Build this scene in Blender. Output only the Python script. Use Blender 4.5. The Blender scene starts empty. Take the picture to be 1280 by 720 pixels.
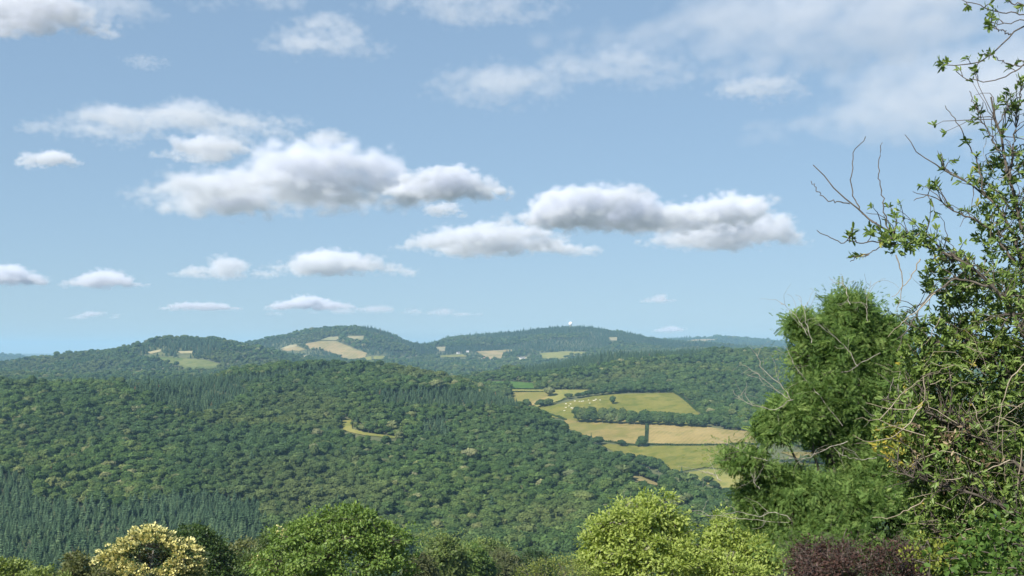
HAZE_D = 6e-5
SKY_TINT = (1.28, 1.68, 2.11)
CLOUD_COL = (0.848, 0.865, 0.925, 1)
CLOUDS = True
import bpy, math, random
import numpy as np
from mathutils import Vector

RNG = np.random.default_rng(7)
random.seed(7)
SC = bpy.context.scene
COL = SC.collection
PI = math.pi
FOC = 1372.0          # focal length in photo pixels (50 degrees across 1280)
HOR = 440.0           # photo row of the eye-level horizon


def at(px, py, y):
    """point seen at photo pixel (px, py) at forward distance y (camera at the origin)"""
    return np.array([(px - 640.0) / FOC * y, y, (HOR - py) / FOC * y])


# ---------------------------------------------------------------- object helpers
def link(o):
    COL.objects.link(o)
    return o


def mesh_np(name, V, faces, mats, mat_idx=None, smooth=False, tint=None):
    """V (n,3) float; faces: list of (k,m) int arrays (all faces of one array have m corners)"""
    me = bpy.data.meshes.new(name)
    V = np.asarray(V, dtype=np.float32)
    if not isinstance(faces, (list, tuple)):
        faces = [faces]
    loops = np.concatenate([np.asarray(f, dtype=np.int32).ravel() for f in faces])
    sizes = np.concatenate([np.full(len(f), np.asarray(f).shape[1], dtype=np.int32) for f in faces])
    starts = np.concatenate([[0], np.cumsum(sizes)[:-1]]).astype(np.int32)
    me.vertices.add(len(V))
    me.vertices.foreach_set('co', V.ravel())
    me.loops.add(len(loops))
    me.loops.foreach_set('vertex_index', loops)
    me.polygons.add(len(sizes))
    me.polygons.foreach_set('loop_start', starts)
    me.polygons.foreach_set('loop_total', sizes)
    if mat_idx is not None:
        me.polygons.foreach_set('material_index', np.asarray(mat_idx, dtype=np.int32))
    me.polygons.foreach_set('use_smooth', np.full(len(sizes), bool(smooth)))
    if tint is not None:
        a = me.attributes.new('tint', 'FLOAT', 'FACE')
        a.data.foreach_set('value', np.asarray(tint, dtype=np.float32))
    me.update(calc_edges=True)
    for m in (mats if isinstance(mats, (list, tuple)) else [mats]):
        me.materials.append(m)
    return me


def obj(name, me, parent=None, loc=None):
    o = bpy.data.objects.new(name, me)
    link(o)
    if parent is not None:
        o.parent = parent
    if loc is not None:
        o.location = loc
    return o


def tag(o, label=None, cat=None, group=None, kind=None):
    if label: o['label'] = label
    if cat: o['category'] = cat
    if group: o['group'] = group
    if kind: o['kind'] = kind
    return o


def thing(name, loc, label, cat, group=None):
    o = bpy.data.objects.new(name, None)
    link(o)
    o.location = [float(c) for c in loc]
    o.empty_display_size = 0.2
    return tag(o, label, cat, group)


# ---------------------------------------------------------------- material helpers
def new_mat(name):
    m = bpy.data.materials.new(name)
    m.use_nodes = True
    nt = m.node_tree
    nt.nodes.clear()
    return m, nt, nt.nodes.new('ShaderNodeOutputMaterial')


def nd(nt, typ, **kw):
    n = nt.nodes.new(typ)
    for k, v in kw.items():
        if k.startswith('i_'):
            key = k[2:]
            n.inputs[int(key) if key.isdigit() else key.replace('_', ' ')].default_value = v
        else:
            setattr(n, k, v)
    return n


def ramp(nt, fac, stops, interp='LINEAR'):
    r = nt.nodes.new('ShaderNodeValToRGB')
    r.color_ramp.interpolation = interp
    el = r.color_ramp.elements
    while len(el) < len(stops):
        el.new(0.5)
    for e, (p, c) in zip(el, stops):
        e.position = p
        e.color = (*c, 1)
    nt.links.new(fac, r.inputs[0])
    return r.outputs[0]


def mixc(nt, fac, a, b, mode='MIX'):
    m = nt.nodes.new('ShaderNodeMix')
    m.clamp_result = False
    m.data_type = 'RGBA'
    m.blend_type = mode
    for sock, v in ((m.inputs[0], fac), (m.inputs[6], a), (m.inputs[7], b)):
        if isinstance(v, (int, float)):
            sock.default_value = v
        elif isinstance(v, tuple):
            sock.default_value = (*v, 1)
        else:
            nt.links.new(v, sock)
    return m.outputs[2]


def noise(nt, vec, scale, detail=4, rough=0.55):
    n = nd(nt, 'ShaderNodeTexNoise')
    n.inputs['Scale'].default_value = scale
    n.inputs['Detail'].default_value = detail
    n.inputs['Roughness'].default_value = rough
    if vec is not None:
        nt.links.new(vec, n.inputs['Vector'])
    return n.outputs[0]


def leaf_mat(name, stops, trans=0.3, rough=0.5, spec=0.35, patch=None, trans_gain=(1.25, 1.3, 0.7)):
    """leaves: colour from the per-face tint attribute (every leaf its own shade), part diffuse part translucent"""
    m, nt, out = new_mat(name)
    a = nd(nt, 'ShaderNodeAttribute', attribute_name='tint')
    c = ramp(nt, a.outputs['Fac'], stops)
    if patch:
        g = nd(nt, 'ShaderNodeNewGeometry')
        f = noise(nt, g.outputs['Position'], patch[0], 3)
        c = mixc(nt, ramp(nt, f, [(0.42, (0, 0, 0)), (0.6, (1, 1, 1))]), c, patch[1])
    p = nd(nt, 'ShaderNodeBsdfPrincipled')
    p.inputs['Roughness'].default_value = rough
    p.inputs['Specular IOR Level'].default_value = spec
    nt.links.new(c, p.inputs['Base Color'])
    t = nd(nt, 'ShaderNodeBsdfTranslucent')
    nt.links.new(mixc(nt, 1.0, c, trans_gain, 'MULTIPLY'), t.inputs[0])
    mx = nd(nt, 'ShaderNodeMixShader')
    mx.inputs[0].default_value = trans
    nt.links.new(p.outputs[0], mx.inputs[1])
    nt.links.new(t.outputs[0], mx.inputs[2])
    nt.links.new(mx.outputs[0], out.inputs['Surface'])
    return m


def bark_mat(name, a, b, scale=8.0):
    m, nt, out = new_mat(name)
    tc = nd(nt, 'ShaderNodeTexCoord')
    f = noise(nt, tc.outputs['Object'], scale, 5)
    p = nd(nt, 'ShaderNodeBsdfPrincipled')
    p.inputs['Roughness'].default_value = 0.85
    nt.links.new(ramp(nt, f, [(0.35, a), (0.65, b)]), p.inputs['Base Color'])
    bu = nd(nt, 'ShaderNodeBump')
    bu.inputs['Strength'].default_value = 0.4
    nt.links.new(noise(nt, tc.outputs['Object'], scale * 4, 4), bu.inputs['Height'])
    nt.links.new(bu.outputs[0], p.inputs['Normal'])
    nt.links.new(p.outputs[0], out.inputs['Surface'])
    return m


def flat_mat(name, col, rough=0.7):
    m, nt, out = new_mat(name)
    tc = nd(nt, 'ShaderNodeTexCoord')
    p = nd(nt, 'ShaderNodeBsdfPrincipled')
    p.inputs['Roughness'].default_value = rough
    f = noise(nt, tc.outputs['Object'], 0.8, 4)
    nt.links.new(mixc(nt, f, tuple(c * 0.85 for c in col), tuple(min(1, c * 1.12) for c in col)), p.inputs['Base Color'])
    nt.links.new(p.outputs[0], out.inputs['Surface'])
    return m


# ---------------------------------------------------------------- camera, world, sun
cam = bpy.data.cameras.new('camera')
cam_o = link(bpy.data.objects.new('camera', cam))
cam_o.location = (0, 0, 0)
cam_o.rotation_euler = (PI / 2, 0, 0)
cam.sensor_width = 36.0
cam.lens = 36.0 * FOC / 1280.0
cam.shift_y = (HOR - 360.0) / 1280.0
cam.clip_start = 0.1
cam.clip_end = 120000.0
SC.camera = cam_o

SUN_DIR = np.array([-0.50, -0.60, 0.66])          # from the scene towards the sun
SUN_DIR = SUN_DIR / np.linalg.norm(SUN_DIR)
el = math.asin(SUN_DIR[2])
az = math.atan2(SUN_DIR[0], SUN_DIR[1])           # from +Y towards +X
sun = bpy.data.lights.new('sun', 'SUN')
sun.energy = 5.0
sun.angle = math.radians(0.5)
sun.color = (1.0, 0.94, 0.84)
sun_o = link(bpy.data.objects.new('sun', sun))
sun_o.location = (-60, -40, 80)
sun_o.rotation_euler = Vector((-SUN_DIR[0], -SUN_DIR[1], -SUN_DIR[2])).to_track_quat('-Z', 'Y').to_euler()

w = bpy.data.worlds.new('World')
SC.world = w
w.use_nodes = True
nt = w.node_tree
nt.nodes.clear()
wo = nt.nodes.new('ShaderNodeOutputWorld')
bg = nt.nodes.new('ShaderNodeBackground')
sky = nt.nodes.new('ShaderNodeTexSky')
sky.sky_type = 'NISHITA'
sky.sun_disc = False
sky.sun_elevation = el
sky.sun_rotation = az
sky.altitude = 300
sky.air_density = 1.0
sky.dust_density = 0.0
sky.ozone_density = 1.2
bg.inputs[1].default_value = 0.1
gam = nd(nt, 'ShaderNodeGamma'); gam.inputs[1].default_value = 0.36      # a softer fall-off from horizon to zenith
nt.links.new(sky.outputs[0], gam.inputs[0])
nt.links.new(mixc(nt, 1.0, gam.outputs[0], SKY_TINT, 'MULTIPLY'), bg.inputs[0])
nt.links.new(bg.outputs[0], wo.inputs[0])

SC.render.engine = 'CYCLES'
SC.view_settings.view_transform = 'Standard'
SC.view_settings.look = 'None'
SC.view_settings.exposure = 0.8
SC.view_settings.gamma = 1.0
SC.cycles.use_denoising = True
SC.cycles.max_bounces = 12
SC.cycles.diffuse_bounces = 2
SC.cycles.glossy_bounces = 2
SC.cycles.transmission_bounces = 4
SC.cycles.transparent_max_bounces = 8
SC.cycles.volume_bounces = 10
SC.cycles.volume_step_rate = 2.0
SC.cycles.volume_max_steps = 256
SC.cycles.use_adaptive_sampling = True
SC.cycles.adaptive_threshold = 0.015
SC.cycles.caustics_reflective = False
SC.cycles.caustics_refractive = False
# ================================================================ TERRAIN
# Ridges and valleys as curves on the plan: for photo columns px, each ring has a forward
# distance (Y, metres) and the row its ground is seen at.
def ring(*pts):
    a = np.array(pts, dtype=float)
    return a[:, 0], a[:, 1], a[:, 2]

RINGS = [
    ring((-900, 2, 1538), (2200, 2, 1538)),
    ring((-900, 8, 845), (2200, 8, 830)),
    ring((-900, 14, 850), (2200, 14, 840)),
    ring((-900, 25, 880), (2200, 25, 880)),
    ring((-900, 48, 882), (2200, 48, 882)),
    ring((-900, 80, 868), (2200, 80, 872)),
    ring((-900, 250, 850), (2200, 250, 850)),
    # valley foot
    ring((-900, 560, 745), (0, 560, 742), (500, 600, 745), (760, 620, 735), (900, 700, 700), (1000, 750, 690), (2200, 760, 690)),
    # middle of the wooded spur
    ring((-900, 1050, 585), (0, 1020, 580), (300, 1020, 588), (520, 1000, 598), (700, 930, 625), (800, 860, 645), (880, 820, 660), (960, 900, 660), (2200, 900, 650)),
    # crest of the spur (ground; the trees stand on it)
    ring((-900, 1500, 484), (0, 1480, 484), (160, 1450, 486), (230, 1500, 486), (300, 1650, 473), (390, 1700, 464), (470, 1680, 466),
         (540, 1620, 476), (600, 1520, 490), (640, 1430, 506), (680, 1330, 528), (720, 1250, 551), (760, 1160, 574), (800, 1080, 593), (850, 980, 613),
         (890, 930, 632), (940, 960, 640), (1000, 960, 636), (1280, 960, 630), (2200, 960, 625)),
    # behind the crest / foot of the fields
    ring((-900, 1900, 494), (160, 1900, 494), (300, 2000, 482), (390, 2050, 475), (540, 1950, 487), (600, 1800, 503), (640, 1640, 521), (680, 1450, 548), (720, 1330, 571),
         (760, 1250, 588), (800, 1200, 602), (850, 1130, 612), (890, 1100, 622), (940, 1100, 622), (1000, 1100, 618), (2200, 1100, 610)),
    # top of the fields
    ring((-900, 2300, 492), (300, 2300, 483), (480, 2250, 480), (560, 2150, 486), (600, 2000, 481), (650, 1980, 477), (720, 1850, 485), (800, 1800, 490), (860, 1750, 496), (920, 1600, 520),
         (1000, 1500, 548), (1100, 1500, 560), (2200, 1500, 555)),
    # crest of the right hand wood
    ring((-900, 2700, 480), (300, 2700, 474), (480, 2700, 474), (560, 2600, 480), (600, 2350, 474), (640, 2400, 467), (700, 2550, 457), (760, 2650, 448), (850, 2700, 442),
         (960, 2650, 443), (1010, 2500, 449), (1100, 2350, 480), (1280, 2300, 492), (2200, 2300, 490)),
    ring((-900, 3000, 478), (0, 3000, 476), (300, 3000, 470), (480, 3000, 473), (560, 3050, 478), (620, 3050, 474), (700, 3050, 468), (850, 3100, 458), (960, 3100, 459), (1100, 3000, 478), (2200, 3000, 480)),
    # far left hill
    ring((-900, 3600, 478), (-60, 3600, 465), (0, 3600, 459), (45, 3600, 453), (100, 3600, 445), (150, 3600, 440), (185, 3600, 432), (205, 3600, 426), (235, 3600, 426), (280, 3600, 430),
         (320, 3600, 438), (370, 3600, 452), (430, 3600, 459), (500, 3600, 463), (560, 3650, 470), (620, 3600, 470), (700, 3600, 464), (850, 3600, 455), (960, 3600, 454), (1100, 3600, 470), (2200, 3600, 475)),
    ring((-900, 4300, 478), (0, 4300, 462), (150, 4300, 450), (235, 4300, 437), (300, 4300, 441), (340, 4300, 446), (430, 4300, 453), (470, 4300, 451), (520, 4400, 455), (600, 4450, 455), (700, 4450, 450), (850, 4400, 448), (960, 4400, 450), (1100, 4400, 462), (2200, 4400, 470)),
    # the two far summits
    ring((-900, 5400, 478), (0, 5200, 462), (200, 5000, 446), (300, 5000, 436), (320, 5000, 431), (350, 5000, 424), (380, 5000, 417), (410, 5000, 413), (440, 5000, 410.5), (470, 5000, 415), (500, 5000, 425), (522, 5050, 432),
         (532, 5600, 432), (560, 5700, 424), (600, 5700, 421), (640, 5700, 418), (680, 5700, 414), (712, 5700, 411.5), (735, 5700, 411.5), (760, 5700, 416), (790, 5700, 420), (830, 5700, 427), (860, 5700, 430),
         (960, 5700, 438), (1100, 5600, 446), (2200, 5600, 455)),
    ring((-900, 7000, 470), (0, 7000, 462), (200, 6800, 458), (440, 6600, 440), (525, 6800, 448), (720, 7000, 430), (860, 7200, 438), (960, 7200, 442), (2200, 7200, 452)),
    # blue horizon hills
    ring((-900, 9500, 449), (-40, 9500, 446), (20, 9500, 447), (60, 9500, 455), (200, 9500, 455), (700, 9500, 440), (840, 9500, 426), (900, 9500, 424), (945, 9500, 426), (1000, 9500, 432), (1090, 9500, 436), (1180, 9500, 434), (1280, 9500, 436), (2200, 9500, 440)),
    ring((-900, 20000, 442), (2200, 20000, 442)),
]
KY, KL = [], []
PXG = np.arange(-900, 2201, 5.0)


def pchip_eval(x, y, xi):
    x = np.asarray(x, float); y = np.asarray(y, float)
    h = np.diff(x); d = np.diff(y) / h
    m = np.zeros(len(x))
    if len(x) > 2:
        w1 = 2 * h[1:] + h[:-1]; w2 = h[1:] + 2 * h[:-1]
        ok = d[:-1] * d[1:] > 0
        den = w1 / np.where(ok, d[:-1], 1) + w2 / np.where(ok, d[1:], 1)
        m[1:-1] = np.where(ok, (w1 + w2) / np.where(ok, den, 1), 0)
    m[0], m[-1] = d[0], d[-1]
    i = np.clip(np.searchsorted(x, xi) - 1, 0, len(x) - 2)
    t = np.clip((xi - x[i]) / h[i], 0, 1)
    return (y[i] * (2 * t**3 - 3 * t**2 + 1) + m[i] * h[i] * (t**3 - 2 * t**2 + t) + y[i + 1] * (-2 * t**3 + 3 * t**2) + m[i + 1] * h[i] * (t**3 - t**2))


RY = np.stack([pchip_eval(px, Y, PXG) if len(px) > 2 else np.interp(PXG, px, Y) for px, Y, r in RINGS])
RR = np.stack([pchip_eval(px, r, PXG) if len(px) > 2 else np.interp(PXG, px, r) for px, Y, r in RINGS])
NL = 700
LG = np.linspace(math.log(2.0), math.log(20000.0), NL)
TAB = np.stack([pchip_eval(np.log(RY[:, c]), RR[:, c], LG) for c in range(len(PXG))])      # rows seen at (px, log Y)


def vnoise(x, y, seed):
    """smooth value noise, vectorised"""
    r = np.random.default_rng(seed).random((256, 256))
    xi = np.floor(x).astype(int); yi = np.floor(y).astype(int)
    fx = x - xi; fy = y - yi
    fx = fx * fx * (3 - 2 * fx); fy = fy * fy * (3 - 2 * fy)
    g = lambda a, b: r[a % 256, b % 256]
    return (g(xi, yi) * (1 - fx) + g(xi + 1, yi) * fx) * (1 - fy) + (g(xi, yi + 1) * (1 - fx) + g(xi + 1, yi + 1) * fx) * fy - 0.5


def row_at(px, Y):
    px = np.asarray(px, float); L = np.log(np.asarray(Y, float))
    u = np.clip((px - PXG[0]) / 5.0, 0, len(PXG) - 1.001); v = np.clip((L - LG[0]) / (LG[1] - LG[0]), 0, NL - 1.001)
    i = u.astype(int); k = v.astype(int); fu = u - i; fv = v - k
    r = (TAB[i, k] * (1 - fu) + TAB[i + 1, k] * fu) * (1 - fv) + (TAB[i, k + 1] * (1 - fu) + TAB[i + 1, k + 1] * fu) * fv
    return r


def ground_z(X, Y):
    px = 640.0 + np.asarray(X, float) / Y * FOC
    z = (HOR - row_at(px, Y)) / FOC * Y
    far = np.clip((np.asarray(Y, float) - 300) / 500, 0, 1)
    return z + far * (vnoise(np.asarray(X) / 210.0, np.asarray(Y) / 150.0, 8) * 11 + vnoise(np.asarray(X) / 90.0, np.asarray(Y) / 90.0, 3) * 6 + vnoise(np.asarray(X) / 33.0, np.asarray(Y) / 33.0, 4) * 1.6)


def find(px, py, y0=900.0, y1=20000.0):
    """first ground point (beyond y0) seen at photo pixel (px, py)"""
    Y = np.exp(np.linspace(math.log(y0), math.log(y1), 900))
    X = (px - 640.0) / FOC * Y
    r = HOR - ground_z(X, Y) / Y * FOC
    k = np.argmax(r <= py)
    if not (r <= py).any():
        k = np.argmin(r)
    return np.array([X[k], Y[k], float(ground_z(X[k], Y[k]))])


m_ground, nt, out = new_mat('ground')
g = nd(nt, 'ShaderNodeNewGeometry')
f1 = noise(nt, g.outputs['Position'], 0.012, 6)
f2 = noise(nt, g.outputs['Position'], 0.35, 5)
c = ramp(nt, f1, [(0.35, (0.050, 0.070, 0.022)), (0.6, (0.090, 0.105, 0.036))])
c = mixc(nt, ramp(nt, f2, [(0.45, (0, 0, 0)), (0.7, (0.7, 0.7, 0.7))]), c, (0.11, 0.10, 0.05))
p = nd(nt, 'ShaderNodeBsdfPrincipled'); p.inputs['Roughness'].default_value = 0.95
nt.links.new(c, p.inputs['Base Color']); nt.links.new(p.outputs[0], out.inputs['Surface'])

gx = np.arange(-900, 2201, 10.0)
gl = np.exp(np.linspace(math.log(2.0), math.log(19990.0), 520))
PX, YY = np.meshgrid(gx, gl, indexing='ij')
XX = (PX - 640.0) / FOC * YY
ZZ = ground_z(XX, YY)
nv = len(gl)
ii, kk = np.meshgrid(np.arange(len(gx) - 1), np.arange(nv - 1), indexing='ij')
a = (ii * nv + kk).ravel()
F = np.stack([a, a + nv, a + nv + 1, a + 1], 1)
V = np.stack([XX.ravel(), YY.ravel(), ZZ.ravel()], 1)
# the lawn-side ground round the viewpoint, behind and beside the fan
tag(obj('terrain', mesh_np('terrain', V, F, m_ground, smooth=True)), kind='structure')

# ================================================================ FIELDS (draped sheets)
def field_mat(name, a, b, stripe=None, patch=None, sc=0.02):
    m, nt, out = new_mat(name)
    g = nd(nt, 'ShaderNodeNewGeometry')
    f = noise(nt, g.outputs['Position'], sc, 6, 0.6)
    c = ramp(nt, f, [(0.36, a), (0.64, b)])
    f4 = noise(nt, g.outputs['Position'], sc * 2.4, 5, 0.65)
    c = mixc(nt, ramp(nt, f4, [(0.47, (0, 0, 0)), (0.62, (0.8, 0.8, 0.8))]), c, (a[0] * 0.66, a[1] * 0.82, a[2] * 0.66))
    f3 = noise(nt, g.outputs['Position'], sc * 12, 4, 0.6)
    c = mixc(nt, ramp(nt, f3, [(0.4, (0, 0, 0)), (0.75, (0.35, 0.35, 0.35))]), c, tuple(x * 0.6 for x in a))
    if stripe:
        mp = nd(nt, 'ShaderNodeMapping'); mp.inputs['Rotation'].default_value = (0, 0, stripe[0])
        nt.links.new(g.outputs['Position'], mp.inputs[0])
        wv = nd(nt, 'ShaderNodeTexWave'); wv.inputs['Scale'].default_value = stripe[1]; wv.inputs['Distortion'].default_value = 1.5; wv.inputs['Detail'].default_value = 2
        nt.links.new(mp.outputs[0], wv.inputs[0])
        c = mixc(nt, ramp(nt, wv.outputs[1], [(0.3, (0, 0, 0)), (0.7, (0.28, 0.28, 0.28))]), c, b)
    if patch:
        f2 = noise(nt, g.outputs['Position'], patch[0], 3)
        c = mixc(nt, ramp(nt, f2, [(0.5, (0, 0, 0)), (0.6, (1, 1, 1))]), c, patch[1])
    p = nd(nt, 'ShaderNodeBsdfPrincipled'); p.inputs['Roughness'].default_value = 0.95; p.inputs['Specular IOR Level'].default_value = 0.1
    nt.links.new(c, p.inputs['Base Color']); nt.links.new(p.outputs[0], out.inputs['Surface'])
    return m

MF = {
    'green': field_mat('young_green_crop', (0.061, 0.120, 0.025), (0.079, 0.141, 0.032)),
    'pale': field_mat('pale_grass', (0.185, 0.185, 0.050), (0.245, 0.225, 0.072)),
    'olive': field_mat('olive_pasture', (0.138, 0.140, 0.028), (0.192, 0.178, 0.043)),
    'tan': field_mat('dry_hay', (0.205, 0.165, 0.056), (0.275, 0.215, 0.085), patch=(0.011, (0.150, 0.145, 0.040))),
    'hay': field_mat('cut_hay', (0.225, 0.175, 0.067), (0.300, 0.236, 0.102), stripe=(0.6, 0.05)),
    'wheat': field_mat('ripe_wheat', (0.245, 0.190, 0.092), (0.310, 0.245, 0.125), sc=0.006, stripe=(0.3, 0.02)),
    'cream': field_mat('stubble', (0.27, 0.24, 0.135), (0.35, 0.305, 0.18), sc=0.006),
    'bare': field_mat('bare_soil', (0.22, 0.165, 0.10), (0.29, 0.22, 0.14)),
    'meadow': field_mat('far_meadow', (0.085, 0.115, 0.036), (0.150, 0.160, 0.058), sc=0.008),
}
FIELDS = [
    ('crop_field', 'green', [(600, 477.5), (640, 477.6), (666, 479.5), (668, 486), (617, 486)], 1500, 2400),
    ('hay_field', 'pale', [(618, 487.6), (684, 488), (684, 490.3), (632, 490.6)], 1500, 2400),
    ('hay_field', 'tan', [(636, 491.5), (684, 490.6), (692, 494), (676, 502.5), (665, 509), (655, 512), (640, 500)], 1400, 2400),
    ('hay_field', 'pale', [(686, 488), (735, 488), (734, 492.2), (707, 498), (694, 505), (670, 512), (662, 512), (677, 502), (690, 494)], 1400, 2400),
    ('pasture', 'olive', [(662, 513.5), (707, 504), (741, 496), (774, 493.5), (842, 492), (856, 502), (872, 516), (884, 536), (800, 529), (730, 528), (700, 524), (672, 519)], 1250, 2400),
    ('hay_field', 'tan', [(706, 525), (741, 523), (797, 525), (806.5, 529.5), (806, 546), (797, 556), (780, 554.5), (755, 552), (724, 543), (704, 534)], 1150, 2000),
    ('hay_field', 'hay', [(811.5, 529), (881, 534), (908, 538), (938, 540), (946, 556), (907, 556.3), (810.5, 555.4)], 1120, 2000),
    ('pasture', 'olive', [(750, 555.5), (797, 558.5), (907, 558.2), (946, 557.5), (944, 576), (920, 589), (881, 585), (840, 592), (815, 585), (770, 568)], 1080, 2000),
    ('pasture', 'pale', [(845, 594), (885, 587), (925, 590), (960, 586), (968, 606), (930, 616), (895, 610)], 1000, 1800),
    ('pasture', 'tan', [(975, 566), (1030, 566), (1075, 570), (1070, 577), (1000, 575)], 1000, 1900),
    ('pasture', 'pale', [(968, 580), (1020, 581), (1060, 586), (1000, 590), (970, 587)], 1000, 1900),
    ('clearing', 'hay', [(786, 596), (801, 596.5), (826, 606.5), (822, 608), (800, 603)], 850, 1300),
    ('pasture', 'pale', [(897, 622), (930, 618), (945, 634), (915, 640)], 780, 1300),
    ('clearing', 'pale', [(428, 525), (439, 525), (440, 537), (455, 541.5), (494, 546.5), (494, 549), (455, 545), (438, 541.5), (429, 538)], 800, 1500),
    # far hills
    ('meadow', 'meadow', [(172, 446), (195, 446.5), (222, 448), (255, 450.5), (273, 455), (272, 460), (250, 463), (232, 462), (222, 457), (200, 453)], 3050, 3650),
    ('stubble_field', 'cream', [(222, 439.7), (241, 439.3), (240, 442.6), (226, 442.6)], 3050, 3650),
    ('stubble_field', 'cream', [(184, 441), (201, 437.4), (201, 440), (189, 443)], 3050, 3650),
    ('wheat_field', 'wheat', [(381, 430.5), (400, 426.8), (419, 426.8), (430, 431), (443, 437), (459, 442), (456, 448), (436, 450.5), (428, 449), (425, 444.5), (413, 441), (400, 437.5), (388, 437)], 4050, 5000),
    ('stubble_field', 'cream', [(401, 425.6), (410, 422.2), (422, 421.2), (424, 423), (420, 426), (404, 426)], 4050, 5000),
    ('stubble_field', 'cream', [(429, 421), (455, 420.6), (454, 425), (447, 425.6), (437, 423.5)], 4050, 5000),
    ('stubble_field', 'cream', [(350, 436.5), (362, 432), (371, 431), (371, 433.5), (358, 436.5)], 4050, 5000),
    ('stubble_field', 'wheat', [(352, 438), (362, 434.8), (372, 433.8), (382, 437.5), (374, 440), (366, 438.5), (360, 439.5)], 4050, 5000),
    ('stubble_field', 'cream', [(374, 446), (384, 444.5), (392, 447), (386, 448)], 4050, 5000),
    ('stubble_field', 'pale', [(455, 447.5), (464, 446), (465, 450), (458, 451)], 4050, 5000),
    ('stubble_field', 'pale', [(467, 446), (481, 445.5), (480, 449.5), (467, 449.5)], 4050, 5000),
    ('stubble_field', 'cream', [(535, 434.5), (557, 434), (556, 439.5), (550, 440), (545, 437)], 4300, 5700),
    ('stubble_field', 'wheat', [(595, 440), (613, 439), (640, 437.6), (640, 440), (629, 441), (627, 449), (612, 449), (606, 446.5), (600, 442.5)], 4300, 5700),
    ('meadow', 'pale', [(547, 445), (578, 443.7), (583, 446.5), (551, 447.3)], 4300, 5700),
    ('stubble_field', 'cream', [(644, 447), (660, 446.6), (659, 450), (648, 450.2)], 4300, 5700),
    ('meadow', 'pale', [(674, 442.5), (702, 440), (736, 440.5), (733, 445), (700, 449), (680, 450)], 4300, 5700),
    ('stubble_field', 'cream', [(761, 422.4), (771.5, 422), (771, 426.6), (764, 426.4)], 4300, 5700),
    ('moor', 'wheat', [(853, 426.5), (880, 423.8), (894, 424.8), (893, 428.5), (868, 429)], 6000, 9500),
]
FPOLY = []
for nm, mt, poly, y0, y1 in FIELDS:
    pts = []
    n = len(poly)
    for j in range(n):
        (x0, r0), (x1, r1) = poly[j], poly[(j + 1) % n]
        for t in np.linspace(0, 1, 6)[:-1]:
            pts.append(find(x0 + (x1 - x0) * t, r0 + (r1 - r0) * t, y0, y1))
    pts = np.array(pts)[:, :2]
    FPOLY.append((nm, mt, pts))


def inside(poly, X, Y):
    x, y = poly[:, 0], poly[:, 1]
    x2, y2 = np.roll(x, -1), np.roll(y, -1)
    r = np.zeros(np.shape(X), bool)
    for a, b, c, d in zip(x, y, x2, y2):
        if b == d:
            continue
        hit = ((b > Y) != (d > Y)) & (X < (c - a) * (Y - b) / (d - b) + a)
        r ^= hit
    return r


import bmesh
for nm, mt, pts in FPOLY:
    bm = bmesh.new()
    vs = [bm.verts.new((x, y, 0)) for x, y in pts]
    try:
        f = bm.faces.new(vs)
    except ValueError:
        continue
    bmesh.ops.triangulate(bm, faces=[f])
    size = max(np.ptp(pts[:, 0]), np.ptp(pts[:, 1]))
    for _ in range(6):
        big = [e for e in bm.edges if e.calc_length() > max(8.0, size / 40)]
        if not big:
            break
        bmesh.ops.subdivide_edges(bm, edges=big, cuts=1)
        bmesh.ops.triangulate(bm, faces=bm.faces[:])
    X = np.array([v.co.x for v in bm.verts]); Y = np.array([v.co.y for v in bm.verts])
    Z = ground_z(X, Y) + 0.5 + Y / 2500.0
    for v, z in zip(bm.verts, Z):
        v.co.z = z
    me = bpy.data.meshes.new(nm); bm.to_mesh(me); bm.free()
    me.materials.append(MF[mt])
    if len(me.polygons) and sum(p.normal.z for p in me.polygons) < 0:
        me.flip_normals()
    tag(obj(nm, me), kind='structure')


def in_any_field(X, Y, grow=0.0):
    r = np.zeros(np.shape(X), bool)
    for nm, mt, pts in FPOLY:
        if grow:
            c = pts.mean(0); d = pts - c
            pts2 = c + d * (1 + grow / np.maximum(np.linalg.norm(d, axis=1, keepdims=True), 1))
        else:
            pts2 = pts
        bb = (X > pts2[:, 0].min()) & (X < pts2[:, 0].max()) & (Y > pts2[:, 1].min()) & (Y < pts2[:, 1].max())
        if bb.any():
            r[bb] |= inside(pts2, X[bb], Y[bb])
    return r
# ================================================================ HAZE (the air between)
m_haze, nt, out = new_mat('haze_air')
pv = nd(nt, 'ShaderNodeVolumePrincipled')
pv.inputs['Color'].default_value = (0.42, 0.72, 1.0, 1)
pv.inputs['Density'].default_value = HAZE_D
pv.inputs['Anisotropy'].default_value = 0.0
nt.links.new(pv.outputs[0], out.inputs['Volume'])
x0, x1, yy0, yy1, z0, z1 = -24000, 24000, -300, 20500, -175, 190
V = [(x0, yy0, z0), (x1, yy0, z0), (x1, yy1, z0), (x0, yy1, z0), (x0, yy0, z1), (x1, yy0, z1), (x1, yy1, z1), (x0, yy1, z1)]
F = [(0, 3, 2, 1), (4, 5, 6, 7), (0, 1, 5, 4), (1, 2, 6, 5), (2, 3, 7, 6), (3, 0, 4, 7)]
tag(obj('haze', mesh_np('haze', V, np.array(F), m_haze)), kind='stuff')
# ================================================================ CLOUDS (soft bodies of scattering vapour)
def cloud_mat(name):
    m, nt, out = new_mat(name)
    pv = nd(nt, 'ShaderNodeVolumePrincipled')
    pv.inputs['Color'].default_value = CLOUD_COL
    pv.inputs['Density Attribute'].default_value = 'density'
    pv.inputs['Density'].default_value = 1.0
    pv.inputs['Anisotropy'].default_value = 0.0
    nt.links.new(pv.outputs[0], out.inputs['Volume'])
    return m

m_cloud = cloud_mat('cloud_vapour')


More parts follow.
